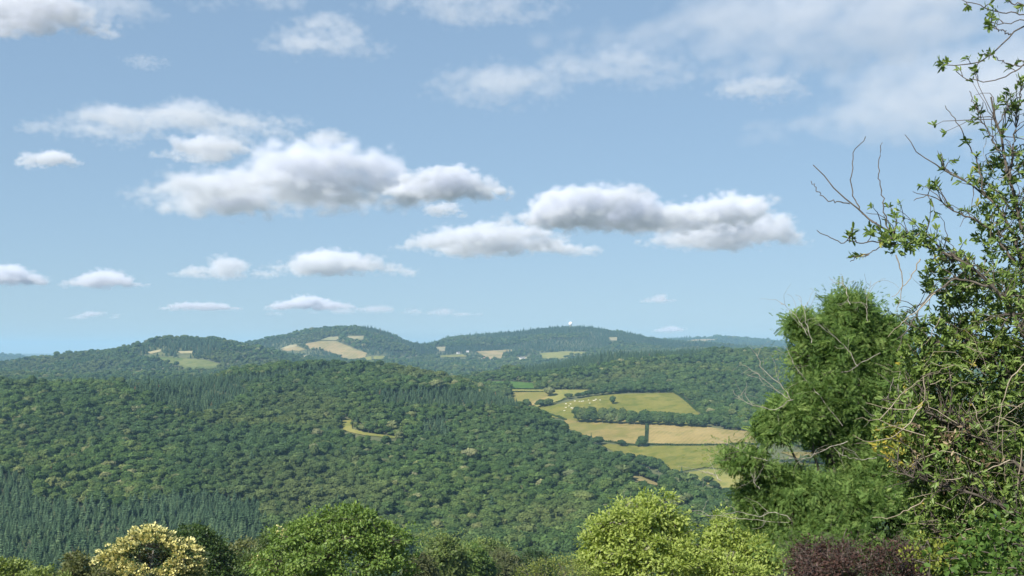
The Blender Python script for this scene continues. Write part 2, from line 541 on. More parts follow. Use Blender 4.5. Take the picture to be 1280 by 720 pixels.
def vapour_nodes(hull, m, dens, H, rag, lo, hi, res, seed):
    """vapour filling the hull: density = depth below the cloud's skin, the skin eroded by fractal billows"""
    ng = bpy.data.node_groups.new('vapour', 'GeometryNodeTree')
    ng.interface.new_socket('Geometry', in_out='INPUT', socket_type='NodeSocketGeometry')
    ng.interface.new_socket('Geometry', in_out='OUTPUT', socket_type='NodeSocketGeometry')
    N, L = ng.nodes, ng.links

    def mth(op, a, b=None, c=None, clamp=False):
        q = N.new('ShaderNodeMath'); q.operation = op; q.use_clamp = clamp
        for k, v in enumerate((a, b, c)):
            if v is None: continue
            if isinstance(v, (int, float)): q.inputs[k].default_value = v
            else: L.new(v, q.inputs[k])
        return q.outputs[0]

    def vm(op, a, b=None, sc=None):
        q = N.new('ShaderNodeVectorMath'); q.operation = op
        L.new(a, q.inputs[0])
        if b is not None:
            if isinstance(b, tuple): q.inputs[1].default_value = b
            else: L.new(b, q.inputs[1])
        if sc is not None: q.inputs['Scale'].default_value = sc
        return q
    go = N.new('NodeGroupOutput')
    oi = N.new('GeometryNodeObjectInfo'); oi.inputs['Object'].default_value = hull
    pos = N.new('GeometryNodeInputPosition').outputs[0]
    px_ = N.new('GeometryNodeProximity'); px_.target_element = 'FACES'
    L.new(oi.outputs['Geometry'], px_.inputs[0]); L.new(pos, px_.inputs['Sample Position'])
    sides = []
    for dz in (1.0, -1.0):          # inside = skin above facing up and skin below facing down
        rc = N.new('GeometryNodeRaycast'); rc.inputs['Ray Direction'].default_value = (0.0, 0.0, dz); rc.inputs['Ray Length'].default_value = 20.0 * H
        L.new(oi.outputs['Geometry'], rc.inputs['Target Geometry']); L.new(pos, rc.inputs['Source Position'])
        sp = N.new('ShaderNodeSeparateXYZ'); L.new(rc.outputs['Hit Normal'], sp.inputs[0])
        sides.append(mth('MULTIPLY', rc.outputs['Is Hit'], mth('GREATER_THAN', mth('MULTIPLY', sp.outputs[2], dz), 0.0)))
    ins = mth('MULTIPLY_ADD', mth('MULTIPLY', sides[0], sides[1]), 2.0, -1.0)
    depth = mth('MULTIPLY', px_.outputs['Distance'], ins)
    d = mth('DIVIDE', depth, 0.30 * H)                      # 0 at the skin, 1 well inside
    d = mth('MAXIMUM', mth('MINIMUM', d, 1.0), -0.2)
    q = vm('ADD', pos, (seed * 911.0, seed * 373.0, seed * 119.0)).outputs[0]
    q1 = vm('MULTIPLY', q, (0.42, 0.42, 1.0)).outputs[0]
    n1 = N.new('ShaderNodeTexNoise'); n1.inputs['Scale'].default_value = 1.0 / (0.40 * H); n1.inputs['Detail'].default_value = 7; n1.inputs['Roughness'].default_value = 0.62
    L.new(q1, n1.inputs['Vector'])
    q2 = vm('MULTIPLY', q, (0.7, 0.7, 1.0)).outputs[0]
    vo = N.new('ShaderNodeTexVoronoi'); vo.feature = 'F1'; vo.inputs['Scale'].default_value = 1.0 / (0.19 * H); vo.inputs['Detail'].default_value = 1
    L.new(q2, vo.inputs['Vector'])
    e = mth('ADD', mth('MULTIPLY_ADD', n1.outputs[0], 2.8, -1.0), mth('MULTIPLY', vo.outputs['Distance'], -1.05))
    k = mth('MULTIPLY', mth('ADD', d, 0.02), 5.0, clamp=True)
    s_ = mth('ADD', mth('MULTIPLY', d, 1.35), mth('MULTIPLY_ADD', mth('MULTIPLY', k, e), rag, -0.06))
    mr = N.new('ShaderNodeMapRange'); mr.interpolation_type = 'SMOOTHSTEP'
    L.new(s_, mr.inputs[0]); mr.inputs[4].default_value = dens
    vc = N.new('GeometryNodeVolumeCube')
    L.new(mr.outputs[0], vc.inputs['Density'])
    vc.inputs['Min'].default_value = lo; vc.inputs['Max'].default_value = hi
    for nm, v in zip(('Resolution X', 'Resolution Y', 'Resolution Z'), res): vc.inputs[nm].default_value = int(v)
    sm = N.new('GeometryNodeSetMaterial'); sm.inputs['Material'].default_value = m
    L.new(vc.outputs[0], sm.inputs[0]); L.new(sm.outputs[0], go.inputs[0])
    return ng

tex_a = bpy.data.textures.new('billow', 'CLOUDS'); tex_a.noise_scale = 1.0; tex_a.noise_depth = 4; tex_a.noise_basis = 'ORIGINAL_PERLIN'

bm = bmesh.new(); bmesh.ops.create_icosphere(bm, subdivisions=2, radius=1.0)
ICO_V = np.array([v.co[:] for v in bm.verts]); ICO_F = np.array([[v.index for v in f.verts] for f in bm.faces]); bm.free()


def cloud(px0, px1, top, base, tau, seed, label, n=26, depth=0.55, prof=None, alt=None, rag=1.0, flat=1.55):
    """cloud spanning photo columns px0..px1, rows top..base; tau = optical thickness over its height"""
    rng = np.random.default_rng(seed)
    A = alt or 1250.0
    Y = A / ((HOR - base) / FOC)
    s = Y / FOC                                     # metres per photo pixel there
    W, H = (px1 - px0) * s, (base - top) * s
    cx = ((px0 + px1) / 2 - 640) * s
    Vs, Fs, k = [], [], 0
    for j in range(n):
        u = rng.uniform(-0.5, 0.5) if j > 2 else (j - 1) * 0.3
        hp = np.interp(u, *zip(*prof)) if prof else max(0.25, 1 - (2 * abs(u)) ** 2)
        r = H * rng.uniform(0.20, 0.38) * (0.5 + 0.5 * hp)
        zc = rng.uniform(0.15, max(0.2, hp - r / H))  * H
        rx = r * rng.uniform(1.3, 2.4) * flat
        v = ICO_V * np.array([rx, rx * rng.uniform(0.8, 1.2), r]) + np.array([u * (W * 1.06 - 1.5 * rx), rng.uniform(-0.5, 0.5) * W * depth * (1 - (2 * u) ** 2 * 0.7), zc])
        v[:, 2] = np.maximum(v[:, 2], 0.04 * H + rng.uniform(0, 0.05) * H + 0.03 * H * np.sin(v[:, 0] / H * 2))
        Vs.append(v); Fs.append(ICO_F + k); k += len(v)
    VV = np.concatenate(Vs)
    hull = bpy.data.objects.new('cloud_hull', mesh_np('cloud_hull', VV, np.concatenate(Fs), m_cloud, smooth=True))
    rm = hull.modifiers.new('fuse', 'REMESH'); rm.mode = 'VOXEL'; rm.voxel_size = max(H / 20.0, W / 140.0)
    for sc, st in ((0.45, 0.30), (0.18, 0.20)):
        t = tex_a.copy(); t.noise_scale = sc * H
        d = hull.modifiers.new('billow', 'DISPLACE'); d.texture = t; d.texture_coords = 'LOCAL'; d.strength = st * H; d.mid_level = 0.40
    vol = bpy.data.volumes.new('cloud')
    vol.materials.append(m_cloud)
    o = obj('cloud', vol, loc=(cx, Y, A))
    tag(o, label, 'cloud', 'clouds in the summer sky')
    pad = 0.2 * H
    lo = VV.min(0) - pad; hi = VV.max(0) + pad
    vs = max(H / 34.0, W / 260.0)
    res = np.clip(np.ceil((hi - lo) / vs), 8, 300); res[1] = max(8, res[1] * 0.6)
    md = o.modifiers.new('vapour', 'NODES')
    md.node_group = vapour_nodes(hull, m_cloud, 1.9 * tau / H, H, rag, tuple(float(c) for c in lo), tuple(float(c) for c in hi), res, seed)
    return o

if CLOUDS:
    T = 3.0
    cloud(150, 530, 174, 266, T, 1, 'largest bright cumulus with a long grey base, left of the centre', 46, prof=[(-0.5, 0.15), (-0.25, 0.62), (-0.05, 0.72), (0.12, 0.8), (0.3, 1.0), (0.42, 0.7), (0.5, 0.3)], rag=1.15)
    cloud(460, 645, 200, 254, T * 0.9, 2, 'puffy white cloud touching the right end of the largest cumulus', 26, rag=1.1)
    cloud(635, 1000, 230, 292, T, 3, 'long white cloud with a bumpy bright top, right of the centre', 44, prof=[(-0.5, 0.5), (-0.35, 1), (-0.15, 1), (0.02, 0.6), (0.2, 0.9), (0.35, 0.95), (0.5, 0.4)], rag=1.1)
    cloud(490, 750, 272, 320, T * 0.6, 4, 'soft greyish white cloud just below the left end of the long white cloud', 34, rag=1.1)
    cloud(800, 1025, 262, 314, T * 0.6, 5, 'grey white cloud with a rounded right end, under the long white cloud', 26, rag=1.1)
    cloud(320, 512, 303, 346, T * 0.6, 6, 'narrow white cloud alone below the largest cumulus', 28, rag=1.1)
    cloud(215, 360, 318, 350, T * 0.3, 7, 'thin grey streak trailing left from the narrow white cloud', 18)
    cloud(25, 410, 124, 172, T * 0.2, 8, 'long dim grey cloud bank above the left of the largest cumulus', 50, flat=1.6)
    cloud(185, 335, 160, 200, T * 0.4, 9, 'small pale puff between the dim bank and the largest cumulus', 18)
    cloud(14, 108, 181, 210, T * 0.4, 10, 'small smooth oval cloud near the left edge', 12)
    cloud(-80, 152, -20, 42, T * 0.7, 11, 'white cloud cut off by the upper left corner', 30, rag=1.1)
    cloud(325, 488, 10, 68, T * 0.15, 12, 'faint wispy cloud high above the dim bank', 22, rag=1.2)
    cloud(-30, 58, 325, 360, T * 0.6, 13, 'white cloud low at the left edge', 14)
    cloud(66, 188, 332, 362, T * 0.5, 14, 'low pale cloud second from the left edge', 18)
    cloud(195, 305, 369, 390, T * 0.5, 15, 'tiny flat cloud low over the far left hill', 14)
    cloud(322, 460, 366, 390, T * 0.6, 16, 'small flat bright cloud low over the peaked hill', 20)
    cloud(80, 165, 384, 401, T * 0.25, 17, 'faint cloud shred lowest over the far left hill', 9)
    cloud(812, 864, 402, 417, T * 0.3, 18, 'tiny faint cloud just above the ridge of the white dome', 9)
    cloud(795, 855, 365, 380, T * 0.18, 19, 'tiny grey wisp between the long white cloud and the far ridge', 9)
    cloud(520, 596, 249, 274, T * 0.3, 20, 'tiny pale puff under the puffy white cloud', 10)
    cloud(880, 1010, 80, 128, T * 0.14, 21, 'pale puff at the left end of the grey veil', 16, rag=1.2)
    cloud(930, 1560, 40, 172, T * 0.12, 22, 'broad grey veil behind the highest twigs', 60, flat=1.5, rag=1.25)
    cloud(700, 1560, -90, 56, T * 0.13, 23, 'wide faint veil along the top right of the sky', 60, flat=1.6, rag=1.25)
    cloud(500, 740, 66, 128, T * 0.09, 24, 'very faint grey smear high above the long white cloud', 26, rag=1.2, flat=1.6)
    cloud(375, 445, 152, 184, T * 0.14, 25, 'faint puff right above the top of the largest cumulus', 10)
    cloud(150, 215, 56, 82, T * 0.08, 26, 'very faint small puff below the cloud in the upper left corner', 10)
    cloud(-100, 420, -60, -2, T * 0.10, 27, 'thin grey veil along the top left edge of the sky', 40, flat=1.7, rag=1.2)
    cloud(420, 720, -40, 14, T * 0.11, 28, 'thin grey veil at the top of the sky, left of the middle', 30, flat=1.7, rag=1.2)
    cloud(640, 900, 40, 110, T * 0.10, 29, 'barely visible smear left of the pale puff by the grey veil', 30, flat=1.7, rag=1.2)
    cloud(150, 560, 92, 150, T * 0.02, 30, 'hardly visible smear over the dim grey bank', 40, flat=1.8, rag=1.2)
    cloud(560, 1000, 150, 215, T * 0.035, 31, 'hardly visible smear above the long white cloud', 40, flat=1.8, rag=1.2)
    cloud(330, 620, 378, 396, T * 0.12, 32, 'faint grey streak low over the peaked hill', 20, flat=1.8)
# ================================================================ WOODLAND
def unit(v):
    return v / np.maximum(np.linalg.norm(v, axis=-1, keepdims=True), 1e-9)


def quads(C, N, S, rng, aspect=1.0, droop=0.0):
    """square-ish leaf clumps: centres C, normals N, half sizes S"""
    n = len(C)
    R = rng.normal(size=(n, 3))
    A = unit(np.cross(N, R)); B = np.cross(N, A)
    S = np.broadcast_to(np.asarray(S, float).reshape(-1, 1), (n, 1))
    V = np.stack([C - A * S - B * S * aspect * 0.35, C + A * S * 0.2 - B * S * aspect, C + A * S + B * S * aspect * 0.35, C - A * S * 0.2 + B * S * aspect], 1).reshape(-1, 3)
    return V, np.arange(n * 4).reshape(-1, 4)


m_bark_far = bark_mat('grey_bark', (0.10, 0.085, 0.065), (0.19, 0.17, 0.14), 1.0)


def wood_leaf(name, stops, var, var2):
    """foliage of the woods: each tree its own green, patches of species over the hillside, each clump its own tint"""
    m, nt, out = new_mat(name)
    oi = nd(nt, 'ShaderNodeObjectInfo')
    c = ramp(nt, oi.outputs['Random'], stops)
    f = noise(nt, oi.outputs['Location'], 0.006, 3)
    c = mixc(nt, ramp(nt, f, [(0.4, (0, 0, 0)), (0.62, (0.8, 0.8, 0.8))]), c, var)
    f2 = noise(nt, oi.outputs['Location'], 0.0042, 4)
    c = mixc(nt, ramp(nt, f2, [(0.5, (0, 0, 0)), (0.64, (0.7, 0.7, 0.7))]), c, var2)
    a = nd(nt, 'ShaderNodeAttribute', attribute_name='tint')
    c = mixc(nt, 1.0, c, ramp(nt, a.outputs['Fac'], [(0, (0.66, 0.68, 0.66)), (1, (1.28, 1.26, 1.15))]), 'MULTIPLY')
    d = nd(nt, 'ShaderNodeBsdfDiffuse'); nt.links.new(c, d.inputs[0])
    t = nd(nt, 'ShaderNodeBsdfTranslucent'); nt.links.new(c, t.inputs[0])
    mx = nd(nt, 'ShaderNodeMixShader'); mx.inputs[0].default_value = 0.28
    nt.links.new(d.outputs[0], mx.inputs[1]); nt.links.new(t.outputs[0], mx.inputs[2])
    nt.links.new(mx.outputs[0], out.inputs['Surface'])
    return m

m_broad = wood_leaf('broadleaf_canopy', [(0.0, (0.0582, 0.1030, 0.0381)), (0.3, (0.0762, 0.1322, 0.0448)), (0.6, (0.0986, 0.1590, 0.0515)), (0.82, (0.1142, 0.1680, 0.0560)), (0.93, (0.1400, 0.1848, 0.0672)), (0.975, (0.2128, 0.2352, 0.1008)), (1.0, (0.2912, 0.2912, 0.1680))], (0.0672, 0.1165, 0.0538), (0.1322, 0.1590, 0.0627))
m_conif = wood_leaf('conifer_needles', [(0.0, (0.0523, 0.0932, 0.0495)), (0.4, (0.0784, 0.1343, 0.0742)), (0.8, (0.1132, 0.1754, 0.0964)), (0.97, (0.1307, 0.1920, 0.0989)), (0.99, (0.1307, 0.1645, 0.0742)), (1.0, (0.2177, 0.1234, 0.0618))], (0.0900, 0.1535, 0.0939), (0.0653, 0.1124, 0.0618))
m_dark = wood_leaf('dark_broadleaf', [(0.0, (0.0403, 0.0762, 0.0291)), (0.6, (0.0582, 0.1030, 0.0358)), (1.0, (0.0739, 0.1254, 0.0426))], (0.0493, 0.0851, 0.0381), (0.0784, 0.1176, 0.0448))


def trunk_geo(h, r):
    k = 6
    a = np.arange(k) / k * 2 * PI
    V = np.concatenate([np.stack([np.cos(a) * r * q, np.sin(a) * r * q, np.full(k, z)], 1) for q, z in ((1.3, -1.5), (1, 0.5), (0.6, h))])
    F = [[i, (i + 1) % k, (i + 1) % k + k, i + k] for i in range(k)] + [[i + k, (i + 1) % k + k, (i + 1) % k + 2 * k, i + 2 * k] for i in range(k)]
    return V, np.array(F)


def broad_proto(name, seed, mat, h=13.0, w=5.2, nq=520, q=0.62):
    rng = np.random.default_rng(seed)
    nl = rng.integers(7, 12)
    L = [np.array([0, 0, h * 0.60])]; R = [np.array([w * 0.88, w * 0.88, h * 0.27])]
    for i in range(nl):
        a = rng.uniform(0, 2 * PI); d = w * rng.uniform(0.4, 0.75)
        L.append(np.array([math.cos(a) * d, math.sin(a) * d, h * rng.uniform(0.46, 0.74)]))
        s = w * rng.uniform(0.30, 0.52); R.append(np.array([s * 1.1, s * 1.1, s * rng.uniform(0.5, 0.75)]))
    L = np.array(L); R = np.array(R)
    idx = rng.choice(len(L), nq, p=(R[:, 0] ** 2) / (R[:, 0] ** 2).sum())
    D = unit(rng.normal(size=(nq, 3))); D[:, 2] = np.where(D[:, 2] < -0.45, -D[:, 2], D[:, 2])
    C = L[idx] + D * R[idx] * rng.uniform(0.82, 1.06, (nq, 1))
    N = unit(D + rng.normal(size=(nq, 3)) * 0.38)
    V, F = quads(C, N, rng.uniform(0.6, 1.35, nq) * q * w / 5.2, rng)
    # opaque heart of twigs and shaded leaves inside each lobe
    Vs, Fs, k = [V], [F], len(V)
    T3, k3 = [], 0
    VI, FI = [], []
    for c_, r_ in zip(L, R):
        v = ICO_V * r_ * 0.86 * (1 + 0.10 * rng.normal(size=(len(ICO_V), 1))) + c_
        VI.append(v); FI.append(ICO_F + k); k += len(v)
    tv, tf = trunk_geo(h * 0.55, 0.3)
    V = np.concatenate([V] + VI + [tv])
    ti = np.concatenate(FI)
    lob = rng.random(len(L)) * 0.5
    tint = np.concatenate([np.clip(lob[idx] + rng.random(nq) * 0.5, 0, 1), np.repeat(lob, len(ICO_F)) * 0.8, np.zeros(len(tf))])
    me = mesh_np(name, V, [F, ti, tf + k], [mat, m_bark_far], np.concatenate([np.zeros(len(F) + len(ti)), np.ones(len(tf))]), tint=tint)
    return bpy.data.objects.new(name, me)


def conif_proto(name, seed, mat, h=18.0, w=2.7, tiers=12, per=10):
    rng = np.random.default_rng(seed)
    Vs, Fs, Ti, k = [], [], [], 0
    for i in range(tiers):
        t = i / (tiers - 1)
        z = h * (0.14 + 0.84 * t); r = w * (1 - t) ** 0.62 * rng.uniform(0.85, 1.15) + 0.12
        n = max(4, int(per * (1 - 0.5 * t)))
        for j in range(n):
            a = 2 * PI * (j + rng.random()) / n; rr = r * rng.uniform(0.75, 1.2)
            d = np.array([math.cos(a), math.sin(a), 0]); s = np.array([-d[1], d[0], 0])
            wd = rr * 0.34 + 0.12; dz = -0.32 * rr
            P = np.array([[0, 0, z + 0.25 * h / tiers], d * rr * 0.55 + s * wd + [0, 0, z + dz * 0.4], d * rr + [0, 0, z + dz], d * rr * 0.55 - s * wd + [0, 0, z + dz * 0.45]])
            Vs.append(P); Fs.append(np.arange(4) + k); k += 4; Ti.append(min(1.0, 0.55 * rng.random() + 0.45 * (i % 2)))
    # inner cone
    kk = 7; a = np.arange(kk) / kk * 2 * PI
    cone = np.concatenate([np.stack([np.cos(a) * w * 0.6, np.sin(a) * w * 0.6, np.full(kk, h * 0.12)], 1), [[0, 0, h]]])
    cf = np.array([[i + k, (i + 1) % kk + k, kk + k] for i in range(kk)]); k += kk + 1
    tv, tf = trunk_geo(h * 0.4, 0.22)
    me = mesh_np(name, np.concatenate([np.concatenate(Vs), cone, tv]), [np.array(Fs), cf, tf + k], [mat, m_bark_far],
                 np.concatenate([np.zeros(len(Fs) + len(cf)), np.ones(len(tf))]), tint=np.concatenate([Ti, np.full(len(cf), 0.1), np.zeros(len(tf))]))
    return bpy.data.objects.new(name, me)


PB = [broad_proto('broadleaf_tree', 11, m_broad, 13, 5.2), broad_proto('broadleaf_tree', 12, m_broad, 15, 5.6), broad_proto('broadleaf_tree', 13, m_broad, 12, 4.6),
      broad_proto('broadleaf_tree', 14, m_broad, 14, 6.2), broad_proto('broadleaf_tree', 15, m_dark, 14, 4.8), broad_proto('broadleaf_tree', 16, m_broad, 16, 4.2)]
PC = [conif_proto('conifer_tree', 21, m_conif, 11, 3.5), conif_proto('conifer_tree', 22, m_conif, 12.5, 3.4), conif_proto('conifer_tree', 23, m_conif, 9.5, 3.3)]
ALLP = PB + PC


def px_of(X, Y, Z):
    return 640 + X / Y * FOC, HOR - Z / Y * FOC


CONIF = [   # conifer plantations: outline in the photo, distances
    ([(-200, 596), (35, 598), (50, 630), (105, 636), (150, 640), (210, 628), (270, 622), (330, 640), (340, 760), (-200, 760)], 500, 1100),
    ([(150, 483), (300, 480), (318, 500), (262, 522), (228, 522), (160, 496)], 1000, 1600),
    ([(465, 494), (560, 492), (640, 497), (652, 515), (600, 513), (480, 512)], 1000, 1700),
    ([(530, 528), (560, 526), (562, 553), (528, 553)], 900, 1500),
    ([(650, 462), (700, 450), (760, 442), (880, 436), (880, 446), (780, 458), (700, 468), (650, 472)], 1900, 3000),
    ([(190, 486), (300, 474), (420, 462), (420, 469), (300, 482), (200, 492)], 1300, 1900),
]
CONP = []
for poly, a_, b_ in CONIF:
    CONP.append((np.array(poly, float), a_, b_))


def scatter(n, X0, X1, Y0, Y1, rng):
    return rng.uniform(X0, X1, n), rng.uniform(Y0, Y1, n)


def hexgrid(x0, x1, y0, y1, s, rng):
    xs = np.arange(x0, x1, s); ys = np.arange(y0, y1, s * 0.87)
    X, Y = np.meshgrid(xs, ys)
    X = X + (np.arange(len(ys)) % 2)[:, None] * s * 0.5
    X = X + rng.uniform(-0.42, 0.42, X.shape) * s; Y = Y + rng.uniform(-0.42, 0.42, X.shape) * s
    return X.ravel(), Y.ravel()


# horizon profile: lowest row (highest elevation) of the ground so far along every column, to skip what no one can see
VPX = np.arange(-400, 1701, 10.0)
VY = np.exp(np.linspace(math.log(80), math.log(19900), 420))
VROW = row_at(np.repeat(VPX, len(VY)), np.tile(VY, len(VPX))).reshape(len(VPX), len(VY))
VMIN = np.minimum.accumulate(VROW, axis=1)


def visible(X, Y, tall=18.0, slack=6.0):
    px = 640 + X / Y * FOC
    i = np.clip(((px + 400) / 10).astype(int), 0, len(VPX) - 1)
    k = np.clip(np.searchsorted(VY, Y * 0.985) - 1, 0, len(VY) - 1)
    top = HOR - (ground_z(X, Y) + tall) / Y * FOC
    return (top < VMIN[i, k] + slack) & (top < 742)


PTS = {'X': [], 'Y': [], 'K': [], 'S': []}
rng = np.random.default_rng(5)
for (y0, y1, s) in ((430, 1900, 5.7), (1900, 3100, 8.6), (3100, 6300, 12.5), (6300, 9900, 22.0)):
    lim = 0.56 * y1
    X, Y = hexgrid(-lim, lim, y0, y1, s, rng)
    px = 640 + X / Y * FOC
    ok = (px > -110) & (px < 1390)
    X, Y = X[ok], Y[ok]
    ok = visible(X, Y)
    X, Y = X[ok], Y[ok]
    ok = ~in_any_field(X, Y, 1.5 + s * 0.25)
    X, Y = X[ok], Y[ok]
    Z = ground_z(X, Y)
    # grass margins in front of the clearings, as wide as a tree is tall
    for hh in np.arange(2.5, 11.0, 1.6):
        qx, qy = px_of(X, Y, Z + hh)
        ok = np.ones(len(X), bool)
        for (nm, mt, poly, a_, b_), (_n, _m, pts) in zip(FIELDS, FPOLY):
            if nm not in ('clearing', 'meadow', 'stubble_field', 'wheat_field'):
                continue
            near = (Y > pts[:, 1].min() - 260) & (Y < pts[:, 1].min() + 40)
            pw = np.array(poly, float)
            for dx in ((-3, 0, 3) if nm == 'clearing' else (0,)):
                ok &= ~(inside(pw, qx + dx, qy) & near)
        X, Y, Z = X[ok], Y[ok], Z[ok]
    px, py = px_of(X, Y, Z)
    # open farmland between the fields: no wood there
    open_ = (py > 484) & (py < 640) & (Y > 1060) & (Y < 2000) & (px > 640) & (px < 1000) & (Y > np.interp(px, [640, 680, 720, 760, 800, 850, 890, 1000], [1560, 1420, 1320, 1240, 1180, 1110, 1080, 1080])) & (py > np.interp(px, [600, 650, 745, 842, 860, 884, 940, 1000], [476, 486, 491, 491, 500, 530, 548, 560]))
    ok = ~open_
    X, Y, Z, px, py = X[ok], Y[ok], Z[ok], px[ok], py[ok]
    con = np.zeros(len(X), bool)
    for poly, a_, b_ in CONP:
        con |= inside(poly, px, py) & (Y > a_) & (Y < b_)
    cn = vnoise(X / 260.0, Y / 260.0, 9)
    if y0 >= 3100:
        con |= (cn > -0.02) & (ground_z(X, Y) > -20)
        thin = vnoise(X / 160.0, Y / 220.0, 21)
        low = (py > 440) & (px > 330) & (px < 700) & (thin > 0.10) & (rng.random(len(X)) < 0.5)
        X, Y, con = X[~low], Y[~low], con[~low]
    else:
        con |= (rng.random(len(X)) < 0.03)
    K = np.where(con, rng.integers(0, 3, len(X)) + 6, rng.choice([0, 1, 2, 3, 4, 5], len(X), p=[.22, .18, .2, .2, .12, .08]))
    if y0 == 430:      # close plantation rows: fill conifers to their tighter spacing
        keep = None
    S = np.clip(np.exp(rng.normal(-0.10, 0.27, len(X))), 0.45, 1.6) * (1.15 if y0 >= 3100 else 1.0) * (1.5 if y0 >= 6300 else 1.0)
    big = np.clip(0.92 + vnoise(X / 120.0, Y / 120.0, 33) * 0.5, 0.7, 1.2)
    S = S * (0.84 if y0 == 430 else 1.0) * big * np.where(con, rng.uniform(0.8, 1.3, len(X)), 1.0)
    PTS['X'].append(X); PTS['Y'].append(Y); PTS['K'].append(K); PTS['S'].append(S)
    if y0 < 3100:
        c2 = con & (rng.random(len(X)) < 0.12)
        PTS['X'].append(X[c2] + rng.uniform(2.4, 4.2, c2.sum()) * rng.choice([-1, 1], c2.sum())); PTS['Y'].append(Y[c2] + rng.uniform(-3.5, 3.5, c2.sum()))
        PTS['K'].append(rng.integers(6, 9, c2.sum())); PTS['S'].append(rng.uniform(0.55, 1.05, c2.sum()))
WX, WY, WK, WS = (np.concatenate(PTS[k]) for k in 'XYKS')
WZ = ground_z(WX, WY) - 0.4
print('woodland trees', len(WX), 'conifers', (WK >= 6).sum())

# rows of the treetops of the garden-side trees, below which the woods are hidden
FRONT_PX = [0, 60, 118, 130, 150, 190, 230, 285, 320, 345, 380, 420, 470, 510, 530, 560, 600, 650, 700, 720, 725, 780, 830, 860, 900, 940, 1000]
FRONT_PY = [692, 690, 700, 685, 668, 662, 672, 665, 690, 660, 642, 632, 636, 660, 690, 680, 690, 695, 692, 700, 650, 622, 622, 650, 640, 600, 590]


def stuff_trees(name, sel, protos, k0, label):
    n = int(sel.sum())
    V = np.stack([WX[sel], WY[sel], WZ[sel]], 1).astype(np.float32)
    me = bpy.data.meshes.new(name)
    me.vertices.add(n)
    me.vertices.foreach_set('co', V.ravel())
    r = np.random.default_rng(k0)
    a = me.attributes.new('pick', 'INT', 'POINT'); a.data.foreach_set('value', (WK[sel] - k0).astype(np.int32))
    rot = np.zeros((n, 3), np.float32); rot[:, 2] = r.uniform(0, 2 * PI, n); rot[:, :2] = r.normal(size=(n, 2)) * 0.03
    a = me.attributes.new('turn', 'FLOAT_VECTOR', 'POINT'); a.data.foreach_set('vector', rot.ravel())
    s = np.stack([WS[sel] * r.uniform(0.9, 1.12, n), WS[sel] * r.uniform(0.9, 1.12, n), WS[sel] * r.uniform(0.88, 1.15, n)], 1).astype(np.float32)
    a = me.attributes.new('size', 'FLOAT_VECTOR', 'POINT'); a.data.foreach_set('vector', s.ravel())
    o = obj(name, me)
    tag(o, label, 'woodland', None, 'stuff')
    ng = bpy.data.node_groups.new(name, 'GeometryNodeTree')
    ng.interface.new_socket('Geometry', in_out='INPUT', socket_type='NodeSocketGeometry')
    ng.interface.new_socket('Geometry', in_out='OUTPUT', socket_type='NodeSocketGeometry')
    N = ng.nodes
    gi, go = N.new('NodeGroupInput'), N.new('NodeGroupOutput')
    jn = N.new('GeometryNodeJoinGeometry')
    for pr in reversed(protos):
        i = N.new('GeometryNodeObjectInfo'); i.inputs['Object'].default_value = pr; i.inputs['As Instance'].default_value = False
        g2 = N.new('GeometryNodeGeometryToInstance')
        ng.links.new(i.outputs['Geometry'], g2.inputs[0]); ng.links.new(g2.outputs[0], jn.inputs[0])
    ip = N.new('GeometryNodeInstanceOnPoints')
    ip.inputs['Pick Instance'].default_value = True

    def att(nm, typ):
        q = N.new('GeometryNodeInputNamedAttribute'); q.data_type = typ; q.inputs[0].default_value = nm
        return q.outputs[0]
    ng.links.new(gi.outputs[0], ip.inputs['Points']); ng.links.new(jn.outputs[0], ip.inputs['Instance'])
    ng.links.new(att('pick', 'INT'), ip.inputs['Instance Index'])
    ng.links.new(att('turn', 'FLOAT_VECTOR'), ip.inputs['Rotation'])
    ng.links.new(att('size', 'FLOAT_VECTOR'), ip.inputs['Scale'])
    ng.links.new(ip.outputs[0], go.inputs[0])
    md = o.modifiers.new('trees', 'NODES'); md.node_group = ng
    return o


# the nearest trees one can see: each an object of its own
tpx, tpy = px_of(WX, WY, WZ + 8)
okv = (tpx > 2) & (tpx < 1275) & (WY < 1500) & (tpy < np.interp(tpx, FRONT_PX, FRONT_PY) - 6) & (tpx < 900)
single = np.zeros(len(WX), bool)
for sel0, nmax in ((okv & (WK < 6), 290), (okv & (WK >= 6), 290)):
    ids = np.nonzero(sel0)[0]
    ids = ids[np.argsort(WY[ids])][:nmax]
    single[ids] = True
for j in np.nonzero(single)[0]:
    pr = ALLP[WK[j]]
    o = pr.copy(); link(o)
    o.location = (WX[j], WY[j], WZ[j])
    o.rotation_euler = (0, 0, RNG.uniform(0, 2 * PI))
    s = WS[j]; o.scale = (s * RNG.uniform(.92, 1.1), s * RNG.uniform(.92, 1.1), s * RNG.uniform(.9, 1.12))
    if WK[j] >= 6:
        tag(o, 'narrow blue-green conifer among the front rows of the valley woods', 'conifer', 'nearest conifers of the wooded valley')
    else:
        tag(o, 'rounded green broadleaf crown among the nearest of the valley woods', 'tree', 'nearest broadleaf trees of the wooded valley')
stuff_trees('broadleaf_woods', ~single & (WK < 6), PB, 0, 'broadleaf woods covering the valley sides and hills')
stuff_trees('conifer_woods', ~single & (WK >= 6), PC, 6, 'conifer plantations on the valley sides and hilltops')
